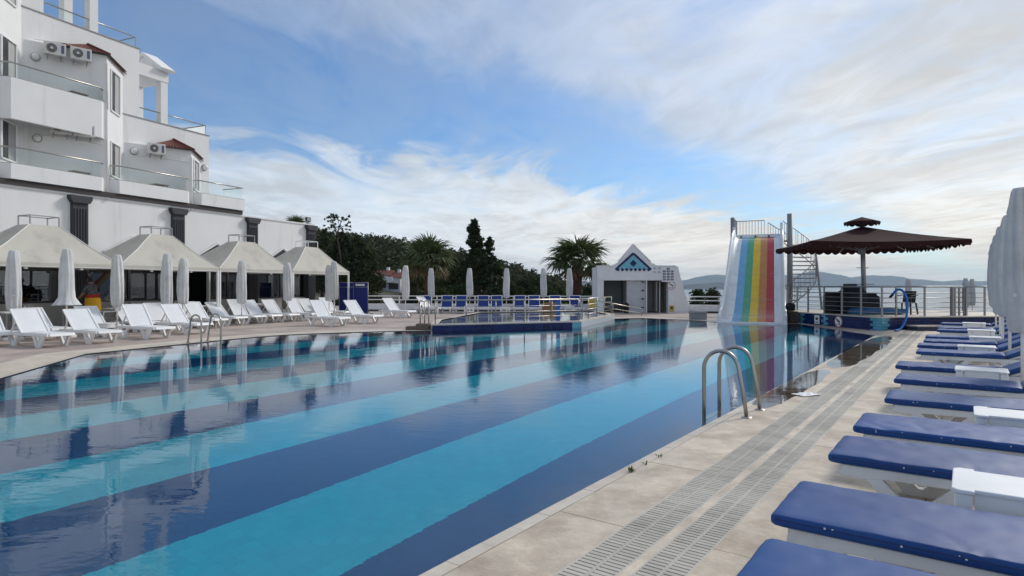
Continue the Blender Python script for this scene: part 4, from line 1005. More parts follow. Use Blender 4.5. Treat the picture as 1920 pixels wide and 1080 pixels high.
    cur.append(Vector(pts[-1])); obj('hose', MB().tube(cur, .038, 10), hosem, h, True); obj('nozzle', MB().tube([cur[0], cur[0]+Vector((-.02, .12, -.1))], .045, 10), blackplastic, h)
    # signs on the tiled wall
    A = Vector(TPOLY[0]); B = Vector(TPOLY[1]); d = (B-A).normalized(); ang = math.atan2(d.y, d.x)
    def wsign(t, z): q = A+d*((B-A).length*t); n = Vector((d.y, -d.x)); n = n if n.x < 0 or n.y < 0 else -n; return Vector((q.x+n.x*.02, q.y+n.y*.02, z))
    no_diving_sign(wsign(.52, .20), ang, .21, 'round no diving sign with red ring on the blue tiled terrace wall', steep=True)
    s = tag(empty('depth_sign', wsign(.24, .21), ang), 'small white depth sign plate on the blue tiled terrace wall', 'sign')
    obj('plate', MB().bx(-.15, .15, -.012, .0, -.17, .17), whitepaint, s); obj('mark', MB().bx(-.07, .07, -.015, -.0125, -.02, .08).bx(-.1, .1, -.015, -.0125, -.12, -.09), signblack, s)
    bk = tag(empty('brick_steps', (11.40, 25.75, 0)), 'dark brick block with a black bin between slide and terrace', 'steps')
    for k in range(5): obj('brick_course', MB().bx(-.16+.004*(k % 2), .16, -.3, .3, -.02+.105*k, .08+.105*k-.012), mat('brown_brick', (.07, .055, .045), .85), bk)
    obj('bin', MB().lathe([(.15, .505), (.17, .52), (.19, .75), (.12, .83), (.02, .85)], 14), blackm, bk, True)
def no_diving_sign(loc, ang, rad, label, steep=False):
    s = tag(empty('no_diving_sign', loc, ang), label, 'sign'); n = 40
    sx = 1.0
    obj('disc', MB().prism([(rad*sx*math.cos(2*math.pi*k/n), rad*math.sin(2*math.pi*k/n)) for k in range(n)], -.010, .0, 'y'), whitepaint, s)
    rg = MB(); 
    o = [(rad*sx*math.cos(2*math.pi*k/n), rad*math.sin(2*math.pi*k/n)) for k in range(n)]; i = [(x*.88, z*.88) for x, z in o]
    rg.add([(x, -.0125, z) for x, z in o]+[(x, -.0125, z) for x, z in i], [(k, (k+1) % n, n+(k+1) % n, n+k) for k in range(n)]); obj('ring', rg, signred, s)
    fg = MB().prism([(-.55*rad*sx, .35*rad), (-.35*rad*sx, .5*rad), (.1*rad*sx, .22*rad), (.5*rad*sx, .1*rad), (.45*rad*sx, -.1*rad), (0, 0), (-.3*rad*sx, .2*rad)], -.0135, -.0105, 'y').prism([(.3*rad*sx, -.2*rad), (.5*rad*sx, -.2*rad), (.5*rad*sx, -.38*rad), (.3*rad*sx, -.38*rad)], -.0135, -.0105, 'y').prism([(-.6*rad*sx, -.45*rad), (.5*rad*sx, -.55*rad), (.4*rad*sx, -.62*rad), (-.5*rad*sx, -.55*rad)], -.0135, -.0105, 'y')
    obj('diver', fg, signnavy, s)
    obj('slash', MB().bar((-.62*rad*sx, -.015, .62*rad), (.62*rad*sx, -.015, -.62*rad), .004, rad*.12, up=(0, 1, 0)), signblack, s)
terrace()

# ------------------------------------------------------------------ rainbow slide and spiral stair
SL_O = Vector((9.69, 25.45, 0)); SL_A = math.atan2(-.403, .915)
def slide():
    r = tag(empty('water_slide', SL_O, SL_A), 'white water slide with rainbow stripes running down into the pool', 'water slide')
    ctrl = [(-.05, .06), (.35, .10), (.9, .28), (1.5, .65), (2.2, 1.25), (3.0, 2.05), (3.8, 2.85), (4.5, 3.45), (5.0, 3.75), (5.5, 3.86)]
    pr = []
    for i in range(len(ctrl)-1):
        p0, p1, p2, p3 = [Vector(ctrl[max(0, min(len(ctrl)-1, i+k))]) for k in (-1, 0, 1, 2)]
        for t in np.linspace(0, 1, 5)[:-1]: pr.append(.5*((2*p1)+(p2-p0)*t+(2*p0-5*p1+4*p2-p3)*t*t+(3*p1-p0-3*p2+p3)*t**3))
    pr.append(Vector(ctrl[-1])); n = len(pr)
    def hw(i): return 1.30-.22*i/(n-1)
    def strip(name, a, b, m, lift, sub=4):
        mb = MB()
        for i, p in enumerate(pr):
            for k in range(sub+1): mb.v.append(((a+(b-a)*k/sub)*hw(i)/1.30, p.x, p.y+lift))
        mb.f = [(i*(sub+1)+k, i*(sub+1)+k+1, (i+1)*(sub+1)+k+1, (i+1)*(sub+1)+k) for i in range(n-1) for k in range(sub)]
        return obj(name, mb, m, r, True)
    strip('bed', -1.2, 1.2, gelwhite, 0, 12)
    xs = np.linspace(-.80, .86, 6)
    for a, b, m, nm in zip(xs, xs[1:], (lblue, green, yellow, orange, red), ('blue', 'green', 'yellow', 'orange', 'red')):
        o = strip('stripe', a, b, m, .006, 3); o['label'] = f'{nm} stripe of the slide'
    for sg in (-1, 1):
        mb = MB()
        for i, p in enumerate(pr):
            x = sg*hw(i); hh = .42 if i > 3 else .30
            nd = Vector((pr[min(i+1, n-1)].y-pr[max(i-1, 0)].y, -(pr[min(i+1, n-1)].x-pr[max(i-1, 0)].x))).normalized()*-1
            q = p+Vector((-abs(nd.x), abs(nd.y)))*hh
            xi = x*(1.2/1.3)
            mb.v += [(xi-sg*.18, p.x, p.y+.004), (xi-sg*.05, p.x+(q.x-p.x)*.15, p.y+(q.y-p.y)*.15), (xi+sg*.01, p.x+(q.x-p.x)*.5, p.y+(q.y-p.y)*.5), (xi+sg*.03, q.x, q.y), (x+sg*.02, q.x, q.y), (x+sg*.02, p.x+.08, p.y-.18)]
        mb.f = [(i*6+k, i*6+k+1, (i+1)*6+k+1, (i+1)*6+k) for i in range(n-1) for k in range(5)]
        mb.f += [tuple(range(6)), tuple((n-1)*6+k for k in range(5, -1, -1))]
        obj('side_wall', mb, gelwhite, r, True)
        sk = MB().prism([(-.12, -.3), (-.12, .06)]+[(p.x+.06, p.y-.2) for p in pr[6::4]]+[(5.5, 3.6), (5.5, 3.2), (4.0, 2.2), (2.0, .4), (1.0, -.05), (.6, -.3)], sg*1.02-.04, sg*1.02+.04, 'x'); obj('skirt', sk, gelwhite, r)
    obj('front_lip', MB().bx(-1.32, 1.32, -.16, -.04, -.4, .065), gelwhite, r, bevel=.02)
    for i in (8, 14, 20, 26, 31):
        p = pr[i]; obj('joint', MB().bx(-1.08, 1.08, p.x-.006, p.x+.006, p.y+.005, p.y+.012), mat('joint_grey', (.55, .56, .56), .5), r)
    obj('platform', MB().bx(-1.12, 1.15, 5.5, 7.0, 3.76, 3.88), greysteel, r)
    obj('top_bar', MB().bx(-1.05, 1.05, 5.42, 5.5, 3.86, 4.02), gelwhite, r, bevel=.01)
    for x in (-.75, -.1, .5, 1.0): obj('water_jet', MB().tube([(x, 5.38, 3.93), (x, 5.30, 3.91)], .04, 8), signblack, r)
    for x in (-1.08, 1.05): obj('end_post', MB().bx(x-.06, x+.06, 5.35, 5.5, 3.8, 4.55 if x > 0 else 4.4), gelwhite, r, bevel=.02)
    obj('tower_post', MB().tube([(-1.2, 6.2, 0), (-1.2, 6.2, 4.95)], .11, 16), greypaint, r, True); obj('tower_post', MB().tube([(1.0, 6.9, 0), (1.0, 6.9, 3.76)], .09, 12), greypaint, r, True); obj('tower_post', MB().tube([(-1.0, 6.9, 0), (-1.0, 6.9, 3.76)], .09, 12), greypaint, r, True)
    g = MB()
    def rl(a, b, z0, za, zb_, nb):
        a = Vector(a); b = Vector(b)
        for k in range(nb+1):
            t = k/nb; q = a.lerp(b, t); zt = za+(zb_-za)*t; o = MB().tube([(q.x, q.y, z0), (q.x, q.y, zt)], .012, 5); obj('baluster', o, greysteel, r)
        obj('rail_bar', MB().tube([(a.x, a.y, za), (b.x, b.y, zb_)], .02, 6), greysteel, r)
    rl((-1.05, 6.9, 0), (.25, 6.9, 0), 3.88, 4.82, 4.82, 9); rl((.42, 6.9, 0), (1.25, 6.7, 0), 3.88, 4.7, 4.1, 7); rl((-1.1, 5.6, 0), (-1.05, 6.9, 0), 3.88, 4.82, 4.82, 6)
    # spiral stair on its own column
    cx = 1.42; cyy = 5.75
    w = SL_O+Matrix.Rotation(SL_A, 3, 'Z') @ Vector((cx, cyy, 0))
    s = tag(empty('spiral_staircase', w, SL_A), 'grey steel spiral staircase behind the slide with thin treads', 'staircase')
    obj('column', MB().tube([(0, 0, 0), (0, 0, 4.98)], .125, 18), greypaint, s, True)
    N = 17; RR = 1.18
    hel = []
    for k in range(N):
        a = R(100)+R(-13*k); z = 3.75-.205*k
        t = MB().prism([(.10*math.cos(a-.3), .10*math.sin(a-.3)), (RR*math.cos(a-.20), RR*math.sin(a-.20)), (RR*math.cos(a+.20), RR*math.sin(a+.20)), (.10*math.cos(a+.3), .10*math.sin(a+.3))], z-.05, z, 'z')
        obj('tread', t, greysteel, s)
        for da in (-.04, .04):
            q = (RR*.98*math.cos(a+da), RR*.98*math.sin(a+da)); zz = z+.205*da/R(13)
            obj('baluster', MB().tube([(*q, z-.03), (*q, zz+.92)], .011, 5), greysteel, s)
    hel = [(RR*.98*math.cos(R(106)-R(13)*k/4), RR*.98*math.sin(R(106)-R(13)*k/4), 3.75+.92+.09-.205*k/4) for k in range(4*N)]
    obj('handrail', MB().tube(hel, .022, 6), greysteel, s, True)
    hel2 = [(x*1.01, y*1.01, z-.92-.13) for x, y, z in hel]; obj('stringer', MB().tube(hel2, .03, 6), greysteel, s, True)
    obj('outer_post', MB().tube([(RR*.93, -.15, 3.3), (RR*1.15, -.55, .35)], .05, 10), greypaint, s, True)
slide()

# ------------------------------------------------------------------ shower hut
def shower():
    X0, Y0 = 4.80, 35.4; W = 4.36; r = tag(empty('shower_hut', (X0, Y0, 0)), 'white shower hut with pointed gable, blue mosaic and open cubicles', 'hut')
    def p(n, mb, m, par=r, **k): return obj(n, mb, m, par, **k)
    zl, zt = 1.84, 2.63
    p('lintel_wall', MB().bx(0, W, 0, .22, zl, zt), stucco2)
    p('gable', MB().prism([(.75, zt+.001), (1.22, zt+.25), (2.02, 3.84), (3.0, zt+.22), (3.45, zt+.001)], .0, .22, 'y'), stucco2)
    p('coping', MB().bar((1.2, .11, zt+.28), (2.02, .11, 3.87), .28, .05).bar((2.02, .11, 3.87), (3.02, .11, zt+.25), .28, .05).bx(-.04, .95, -.03, .25, zt+.002, zt+.05).bx(3.3, W+.04, -.03, .25, zt+.002, zt+.05), stucco2)
    for a, b in ((0, .36), (W-.36, W)): p('pillar', MB().bx(a, b, .001, .5, 0, zl-.001), stucco2)
    p('partition', MB().bx(1.70, 2.75, .25, .4, 0, zl+.4), showertile)
    for k in range(9): p('tile_row', MB().bx(1.705, 2.745, .236, .2495, .03+.2*k, .03+.2*k+.185), showertile)
    for k in range(4): 
        v = p('shower_valve', MB().tube([(2.62, .235, .3+.48*k), (2.62, .15, .3+.48*k)], .035, 10).box((2.57, .14, .32+.48*k), (.14, .04, .05)), blackplastic)
    p('partition', MB().bx(1.72, 1.80, .4, 2.2, 0, 2.2), greywall); p('partition', MB().bx(2.62, 2.72, .4, 2.2, 0, 2.2), greywall)
    p('back_wall', MB().bx(0, W, 2.2, 2.4, 0, 2.5), greywall); p('side_wall', MB().bx(0, .2, .501, 2.199, 0, 2.5), stucco2); p('side_wall', MB().bx(W-.2, W, .501, 2.199, 0, 2.5), stucco2)
    p('roof', MB().bx(.0, W, .221, 2.4, 2.505, 2.6), stucco2)
    p('jamb', MB().bx(2.76, 2.82, .1, .3, 0, zl-.001), whitepaint); p('door', MB().bx(3.38, 3.43, .26, .95, .08, 1.78).xf(Matrix.Identity(4)), greywall); p('jamb', MB().bx(3.62, 3.68, .6, .7, 0, zl-.001), whitepaint)
    p('door', MB().bx(2.85, 3.3, .9, .94, .08, 1.78), mat('grey_door', (.17, .17, .18), .6)); p('door', MB().bx(.65, 1.65, 1.6, 1.65, .15, 2.0), mat('grey_green_panel', (.10, .12, .12), .5))
    bt = p('buttress', MB().prism([(W+.001, 0), (W+.82, 0), (W+.80, .35), (W+.42, 1.6), (W+.18, 2.6), (W+.001, 2.68)], .02, 1.9, 'y'), stucco2)
    for k in range(12): 
        z = .1+.21*k; xr = np.interp(z, [0, .35, 1.6, 2.6], [.82, .80, .42, .18])
        p('tile_course', MB().bx(W+.006, W+xr-.02, .008, .0195, z, z+.195), stucco, bt)
    p('pilaster', MB().bx(-.02, .42, -.06, -.001, zl+.04, zt-.06), stucco2)
    # mosaic: turquoise triangle, navy border, diamonds
    tri = p('mosaic', MB().prism([(1.18, 2.47), (2.86, 2.47), (2.02, 3.26)], -.012, -.001, 'y'), aquatile)
    for a, b in (((1.02, 2.44), (2.02, 3.36)), ((3.02, 2.44), (2.02, 3.36))):
        for k in range(11):
            t = (k+.5)/11; x = a[0]+(b[0]-a[0])*t; z = a[1]+(b[1]-a[1])*t; h = .085
            p('tile', MB().prism([(x-h, z), (x, z-h), (x+h, z), (x, z+h)], -.022-.0006*k, -.0125, 'y'), navytile, tri)
    for k in range(8): x = 1.16+.245*k; p('tile', MB().prism([(x-.10, 2.44), (x, 2.34), (x+.10, 2.44), (x, 2.54)], -.030, -.023, 'y'), navytile, tri)
    for i in range(3):
        for j in range(3): x = 2.02+(i-j)*.068; z = 2.80+(i+j-2)*.068; p('tile', MB().prism([(x-.064, z), (x, z-.064), (x+.064, z), (x, z+.064)], -.024, -.0125, 'y'), navytile, tri)
    # signs on the hut
    b = tag(empty('pictogram_board', (X0+3.98, Y0-.004, 2.16)), 'white board with a grid of dark blue pictograms on the shower hut', 'sign')
    obj('board', MB().bx(-.36, .36, -.02, 0, -.40, .40), whitepaint, b)
    spots = [(0, .33)]+[(x, .18-.15*k) for k in range(4) for x in (-.22, 0, .22)]
    for x, z in spots:
        q = obj('pictogram', MB().bx(x-.08, x+.08, -.024, -.0205, z-.052, z+.052), signnavy, b)
        k = int((x+1)*31+z*77) % 3
        g = MB().bx(x-.05, x+.02, -.0265, -.0245, z-.012, z+.012) if k == 0 else (MB().bx(x-.02, x+.05, -.0265, -.0245, z-.03, z-.01).bx(x-.05, x-.01, -.0265, -.0245, z+.005, z+.03) if k == 1 else MB().bx(x-.012, x+.012, -.0265, -.0245, z-.035, z+.035))
        obj('symbol', g, whitepaint, q)
    b = tag(empty('small_notices', (X0+3.35, Y0-.004, 2.4)), 'four small pale notices on the shower hut wall left of the pictograms', 'sign')
    for x, z in ((-.12, .12), (.13, .12), (-.12, -.1), (.13, -.1)): obj('notice', MB().bx(x-.08, x+.08, -.01, 0, z-.06, z+.06), mat('notice_grey', (.52, .55, .6), .5), b)
    no_diving_sign(Vector((X0+4.16, Y0-.008, 1.55)), 0, .23, 'round no diving sign with red ring on the shower hut pillar')
    b = tag(empty('yellow_notice', (X0+4.18, Y0-.004, .26)), 'yellow notice low on the shower hut pillar', 'sign'); obj('plate', MB().bx(-.13, .13, -.012, 0, -.17, .17), signyellow, b); obj('mark', MB().bx(-.07, .07, -.015, -.0125, -.03, .09), signblack, b)
    b = tag(empty('yellow_notice', (3.6, 28.4, .72)), 'yellow notice tied to the pool railing', 'sign'); obj('plate', MB().bx(-.14, .14, -.01, 0, -.19, .19), signyellow, b); obj('mark', MB().bx(-.08, .08, -.013, -.0105, -.05, .1), mat('sign_ochre', (.4, .27, .03), .5), b)
    b = tag(empty('waste_bin', (X0+1.58, Y0-.25, 0)), 'small black bin beside the open shower cubicle', 'bin'); obj('body', MB().lathe([(.11, 0), (.14, .02), (.17, .42), (.17, .45)], 14), blackplastic, b, True); obj('lid', MB().lathe([(.18, .455), (.16, .52), (.05, .60), (.02, .61)], 14), blackplastic, b, True)
    b = tag(empty('waste_bin', (9.3*.9+.05, 28.5, 0)), 'dark grey bench box beside the slide', 'box'); obj('body', MB().bx(-.35, .35, -.2, .2, .0, .30), greypaint, b, bevel=.02); obj('lid', MB().bx(-.38, .38, -.22, .22, .301, .36), mat('grey_lid', (.3, .3, .3), .6), b, bevel=.02)
    b.name = 'bench_box'
shower()

# ------------------------------------------------------------------ back parapet with rails, blue screen, cardboard box
def back_edge():
    def wall(a, b, label):
        A = Vector((*a, 0)); B = Vector((*b, 0)); d = B-A; ang = math.atan2(d.y, d.x); L = d.length
        r = tag(empty('parapet_wall', A, ang), label, 'wall')
        obj('wall', MB().bx(0, L, 0, .2, 0, .46), stucco2, r); obj('base_stripe', MB().bx(0, L, -.012, -.001, 0, .10), mat('dark_base', (.05, .05, .055), .8), r)
        for z in (.70, .92): obj('rail', MB().bx(0, L, .06, .13, z-.03, z+.03), whitepaint, r)
        n = int(L/2.2)
        for k in range(n+1): x = .05+(L-.1)*k/n; obj('post', MB().bx(x-.03, x+.03, .07, .12, .461, .89), whitepaint, r)
    wall((-9.2, 38.3), (4.75, 36.9), 'low white parapet wall with white rails behind the blue loungers')
    wall((9.98, 35.9), (12.6, 34.6), 'low white parapet wall with white rails between shower hut and slide')
    # planter with red flowers glimpsed behind the rail
    s = tag(empty('privacy_screen', gp(635, 583)+Vector((0, 0, 0)), 0), 'dark blue two panel privacy screen on a steel frame near the last canopy', 'screen')
    o = s.location.copy(); s.rotation_euler = (0, 0, R(-12)); s.location = Vector((-8.95, 32.6, 0))
    for k in range(2):
        x0 = .0+.80*k; fm = MB()
        for x in (x0, x0+.80): fm.tube([(x, 0, 0), (x, 0, 1.70)], .018, 8)
        for z in (.12, 1.46, 1.70): fm.tube([(x0, 0, z), (x0+.80, 0, z)], .016, 8)
        f = obj('frame', fm, greysteel, s, True)
        obj('panel', MB().bx(x0+.02, x0+.78, -.006, .006, .13, 1.69), mat('navy_cloth', (.008, .018, .16), .75, var=.15, bump=.2, bscale=5), s)
    obj('label_plate', MB().bx(.92, 1.42, -.012, -.008, 1.53, 1.63), whitepaint, s)
    obj('text_line', MB().bx(.97, 1.37, -.0145, -.0125, 1.565, 1.595), mat('notice_grey', (.52, .55, .6), .5), s)
    for x in (1.55,): 
        for sg in (-1, 1): obj('foot', MB().tube([(x, 0, .3), (x+.12, sg*.25, .02)], .016, 6).tube([(x+.05, sg*.3, .05), (x+.2, sg*.3, .05)], .05, 10), blackplastic, s)
    b = tag(empty('cardboard_box', at(1020, 560, 33.9)*1.0, R(8)), 'open brown cardboard box standing before the blue loungers', 'box'); b.location.z = 0
    L, W, H = .70, .5, .45
    sh = MB().bx(0, L, 0, .012, 0, H).bx(0, L, W-.012, W, 0, H).bx(0, .012, .013, W-.013, 0, H).bx(L-.012, L, .013, W-.013, 0, H).bx(.013, L-.013, .013, W-.013, .001, .012)
    obj('walls', sh, cardboard, b)
    obj('flap', MB().bar((0, .006, H), (-.02, -.1, H+.22), .01).add([(0, 0, H), (L, 0, H), (L, -.16, H+.19), (0, -.16, H+.19)], [(0, 1, 2, 3)]), mat('cardboard_inside', (.42, .27, .15), .85), b)
    obj('flap', MB().add([(0, 0, H), (0, W, H), (-.20, W, H+.12), (-.20, 0, H+.12)], [(0, 1, 2, 3)]), mat('cardboard_inside', (.42, .27, .15), .85), b)
    obj('flap', MB().add([(L, 0, H), (L, W, H), (L+.12, W, H+.18), (L+.12, 0, H+.18)], [(0, 1, 2, 3)]), mat('cardboard_inside', (.42, .27, .15), .85), b)
back_edge()

# ------------------------------------------------------------------ pool ladders
def ladder(base, nrm, label, gap=.56, reach=.48, H=.74):
    """base: point midway on the deck edge, nrm: horizontal direction towards the water"""
    n = Vector(nrm).normalized(); t = Vector((-n.y, n.x, 0)); r = tag(empty('pool_ladder', base), label, 'pool ladder')
    for sg in (-1, 1):
        o = t*sg*gap/2; p = [n*-.24, n*-.235+Vector((0, 0, .18)), n*-.20+Vector((0, 0, .42))]
        c0 = n*-.14+Vector((0, 0, .52))
        for a in np.linspace(155, 0, 11): p.append(n*(.03+.205*-math.cos(R(180-a))*-1*-1)+Vector((0, 0, H-.21+.21*math.sin(R(a)))) if False else n*(.03-.215*math.cos(R(a)))*1+Vector((0, 0, H-.21+.21*math.sin(R(a)))))
        # order from deck side to water side
        arc = [n*(.03-.215*math.cos(R(a)))+Vector((0, 0, H-.215+.215*math.sin(R(a)))) for a in np.linspace(20, 180, 13)]
        pts = [n*-.26, n*-.225+Vector((0, 0, .25))]+[n*(.03+.20*math.cos(R(a)))*1.0+Vector((0, 0, H-.215+.215*math.sin(R(a)))) for a in np.linspace(165, 0, 13)]+[n*.23+Vector((0, 0, .2)), n*.23+Vector((0, 0, -1.1))]
        obj('rail', MB().tube([q+o for q in pts], .023, 14), steel, r, True)
        obj('flange', MB().lathe([(.058, .0), (.058, .006), (.045, .014), (.026, .018)], 20).xf(Matrix.Translation(o+n*-.26)), steel, r)
    for z in (-.3, -.58, -.86): obj('tread', MB().bar(n*.23-t*gap/2+Vector((0, 0, z)), n*.23+t*gap/2+Vector((0, 0, z)), .08, .03), steel, r)
nr = Vector((-UY, UX, 0))
ladder(uw(7.62, 0, TZ), nr, 'stainless steel ladder arching over the right pool edge in the foreground')
pl = gp(388, 646); nl = Vector((FY, -FX, 0)); ladder(Vector((-8.22, 16.85, .01)), nl, 'stainless steel ladder on the far left pool edge', gap=.62)

# ------------------------------------------------------------------ dining chairs, tables and a person under the canopies
def dining():
    r0 = empty('dining_chair')
    obj('seat', MB().bx(-.24, .24, -.24, .24, .43, .47), chairm, r0, bevel=.01)
    obj('backrest', MB().prism([(-.24, .47), (-.33, .95), (-.29, .96), (-.20, .48)], -.23, .23, 'y'), chairm, r0, bevel=.008)
    for y in (-.25, .25):
        obj('armrest', MB().bar((-.28, y, .67), (.24, y, .66), .05, .03), chairframe, r0)
        obj('leg', MB().bar((-.25, y, .9), (-.22, y, .0), .045, .03), chairframe, r0); obj('leg', MB().bar((.23, y, .655), (.25, y, 0), .045, .03), chairframe, r0)
    spots = [(20.9, -3.6, .6), (22.1, -3.0, 2.2), (24.2, -4.0, 2.9), (24.0, -2.6, .2), (25.6, -3.6, -.4), (26.6, -3.6, 2.8), (27.4, -3.3, .4), (28.7, -3.5, 2.6), (30.2, -3.7, .1), (31.4, -3.4, 2.9), (33.2, -3.4, .3), (34.8, -3.6, 2.7)]
    for i, (s, d, a) in enumerate(spots):
        o = r0 if i == 0 else copy_tree(r0); o.location = fr(s, d+1.35, 0); o.rotation_euler = (0, 0, ANG_F+a)
        tag(o, f'{ORD[i] if i else "first"} taupe dining armchair from the left along the restaurant front', 'chair', 'dining chairs under the canopies')
    t0 = empty('dining_table'); obj('table_top', MB().bx(-.4, .4, -.4, .4, .71, .75), plastic_old, t0, bevel=.01); obj('column', MB().tube([(0, 0, .03), (0, 0, .71)], .04, 10), greypaint, t0); obj('foot', MB().bx(-.25, .25, -.25, .25, 0, .03), greypaint, t0)
    for i, (s, d) in enumerate(((21.5, -3.7), (24.9, -3.3), (28.0, -3.5), (30.8, -3.6), (34.0, -3.5))):
        o = t0 if i == 0 else copy_tree(t0); o.location = fr(s, d+1.35, 0); o.rotation_euler = (0, 0, ANG_F)
        tag(o, f'{ORD[i] if i else "first"} pale square dining table from the left among the taupe chairs', 'table', 'dining tables under the canopies')
dining()
def person():
    loc = at(174, 560, 21.3); loc.z = 0
    J = {'pel': (0, 0, .98), 'sp': (.03, 0, 1.22), 'ch': (.06, 0, 1.44), 'nk': (.09, 0, 1.57), 'hd': (.13, 0, 1.70), 'ht': (.12, 0, 1.82),
         'sl': (.06, .19, 1.47), 'el': (.14, .26, 1.22), 'hl': (.34, .22, 1.10), 'sr': (.06, -.19, 1.47), 'er': (.12, -.27, 1.20), 'hr': (.32, -.20, 1.12),
         'hpl': (0, .10, .92), 'kl': (.03, .11, .52), 'al': (-.02, .11, .08), 'tl': (.16, .12, .04), 'hpr': (0, -.10, .92), 'kr': (.05, -.11, .52), 'ar': (0, -.11, .08), 'tr': (.18, -.12, .04)}
    Ed = [('pel', 'sp'), ('sp', 'ch'), ('ch', 'nk'), ('nk', 'hd'), ('hd', 'ht'), ('ch', 'sl'), ('sl', 'el'), ('el', 'hl'), ('ch', 'sr'), ('sr', 'er'), ('er', 'hr'), ('pel', 'hpl'), ('hpl', 'kl'), ('kl', 'al'), ('al', 'tl'), ('pel', 'hpr'), ('hpr', 'kr'), ('kr', 'ar'), ('ar', 'tr')]
    rad = {'pel': .15, 'sp': .145, 'ch': .155, 'nk': .06, 'hd': .095, 'ht': .075, 'sl': .075, 'el': .05, 'hl': .035, 'sr': .075, 'er': .05, 'hr': .035, 'hpl': .10, 'kl': .065, 'al': .045, 'tl': .04, 'hpr': .10, 'kr': .065, 'ar': .045, 'tr': .04}
    # fingers on both hands
    for h, sg in (('hl', 1), ('hr', -1)):
        b = Vector(J[h])
        for k in range(5):
            a = b+Vector((.06, sg*(-.03+.016*k), -.005)); c = a+Vector((.045-.006*abs(k-2), 0, -.03))
            if k == 4: a = b+Vector((.02, sg*-.05, .01)); c = a+Vector((.035, sg*-.02, -.01))
            J[f'{h}f{k}a'] = tuple(a); J[f'{h}f{k}b'] = tuple(c); Ed += [(h, f'{h}f{k}a'), (f'{h}f{k}a', f'{h}f{k}b')]; rad[f'{h}f{k}a'] = .011; rad[f'{h}f{k}b'] = .008
    ks = list(J); me = bpy.data.meshes.new('body'); me.from_pydata([J[k] for k in ks], [(ks.index(a), ks.index(b)) for a, b in Ed], [])
    o = bpy.data.objects.new('body_cage', me); C.objects.link(o)
    o.modifiers.new('skin', 'SKIN'); sb = o.modifiers.new('sub', 'SUBSURF'); sb.levels = 2; sb.render_levels = 2
    for k, v in zip(ks, me.skin_vertices[0].data): v.radius = (rad[k], rad[k]*(1.0 if k not in ('sp', 'ch', 'pel') else 1.15)); v.use_root = (k == 'pel')
    dg = bpy.context.evaluated_depsgraph_get(); m2 = bpy.data.meshes.new_from_object(o.evaluated_get(dg)); bpy.data.objects.remove(o)
    ms = [mat('skin', (.30, .17, .115), .6), mat('patterned_shirt', (.09, .09, .10), .8, var=.9, scale=22, detail=1), mat('dark_trousers', (.02, .022, .03), .8), mat('dark_hair', (.012, .010, .009), .7)]
    m2.materials.clear()
    for m in ms: m2.materials.append(m)
    for p in m2.polygons:
        c = p.center; p.use_smooth = True
        arm = abs(c.y) > .205
        if c.z > 1.60: p.material_index = 3 if (c.z > 1.76 or (c.x < .11 and c.z > 1.64)) else 0
        elif c.z > 1.0 and c.x < .19 and not (arm and c.z < 1.27): p.material_index = 1
        elif c.z > 1.0: p.material_index = 0
        elif c.z > .08: p.material_index = 2
        else: p.material_index = 3
    r = tag(empty('person', loc, R(160)), 'person in a patterned dark shirt with a yellow cloth at the waist, facing the windows', 'person')
    b = bpy.data.objects.new('body', m2); C.objects.link(b); b.parent = r
    yw = mat('yellow_cloth', (.62, .33, .01), .8, bump=.3, bscale=10)
    obj('yellow_cloth', MB().lathe([(.22, .66), (.235, .70), (.235, .95), (.215, 1.10), (.20, 1.12)], 22, wob=lambda t, z: 1+.05*math.sin(7*t+z*5)).xf(Matrix.Diagonal((.86, 1.08, 1, 1))), yw, r, True)
    obj('red_cloth', MB().lathe([(.205, 1.125), (.21, 1.14), (.19, 1.22), (.18, 1.225)], 22).xf(Matrix.Diagonal((.86, 1.08, 1, 1))), mat('red_cloth_fabric', (.38, .02, .015), .8), r, True)
    obj('ear', MB().lathe([(.005, -.03), (.016, -.015), (.018, .01), (.006, .03)], 8).xf(Matrix.Translation((.12, .098, 1.71))), ms[0], r, True)
    obj('ear', MB().lathe([(.005, -.03), (.016, -.015), (.018, .01), (.006, .03)], 8).xf(Matrix.Translation((.12, -.098, 1.71))), ms[0], r, True)
    obj('nose', MB().prism([(-.012, 1.68), (.012, 1.68), (.0, 1.73)], .215, .235, 'x').xf(Matrix.Identity(4)), ms[0], r)
person()

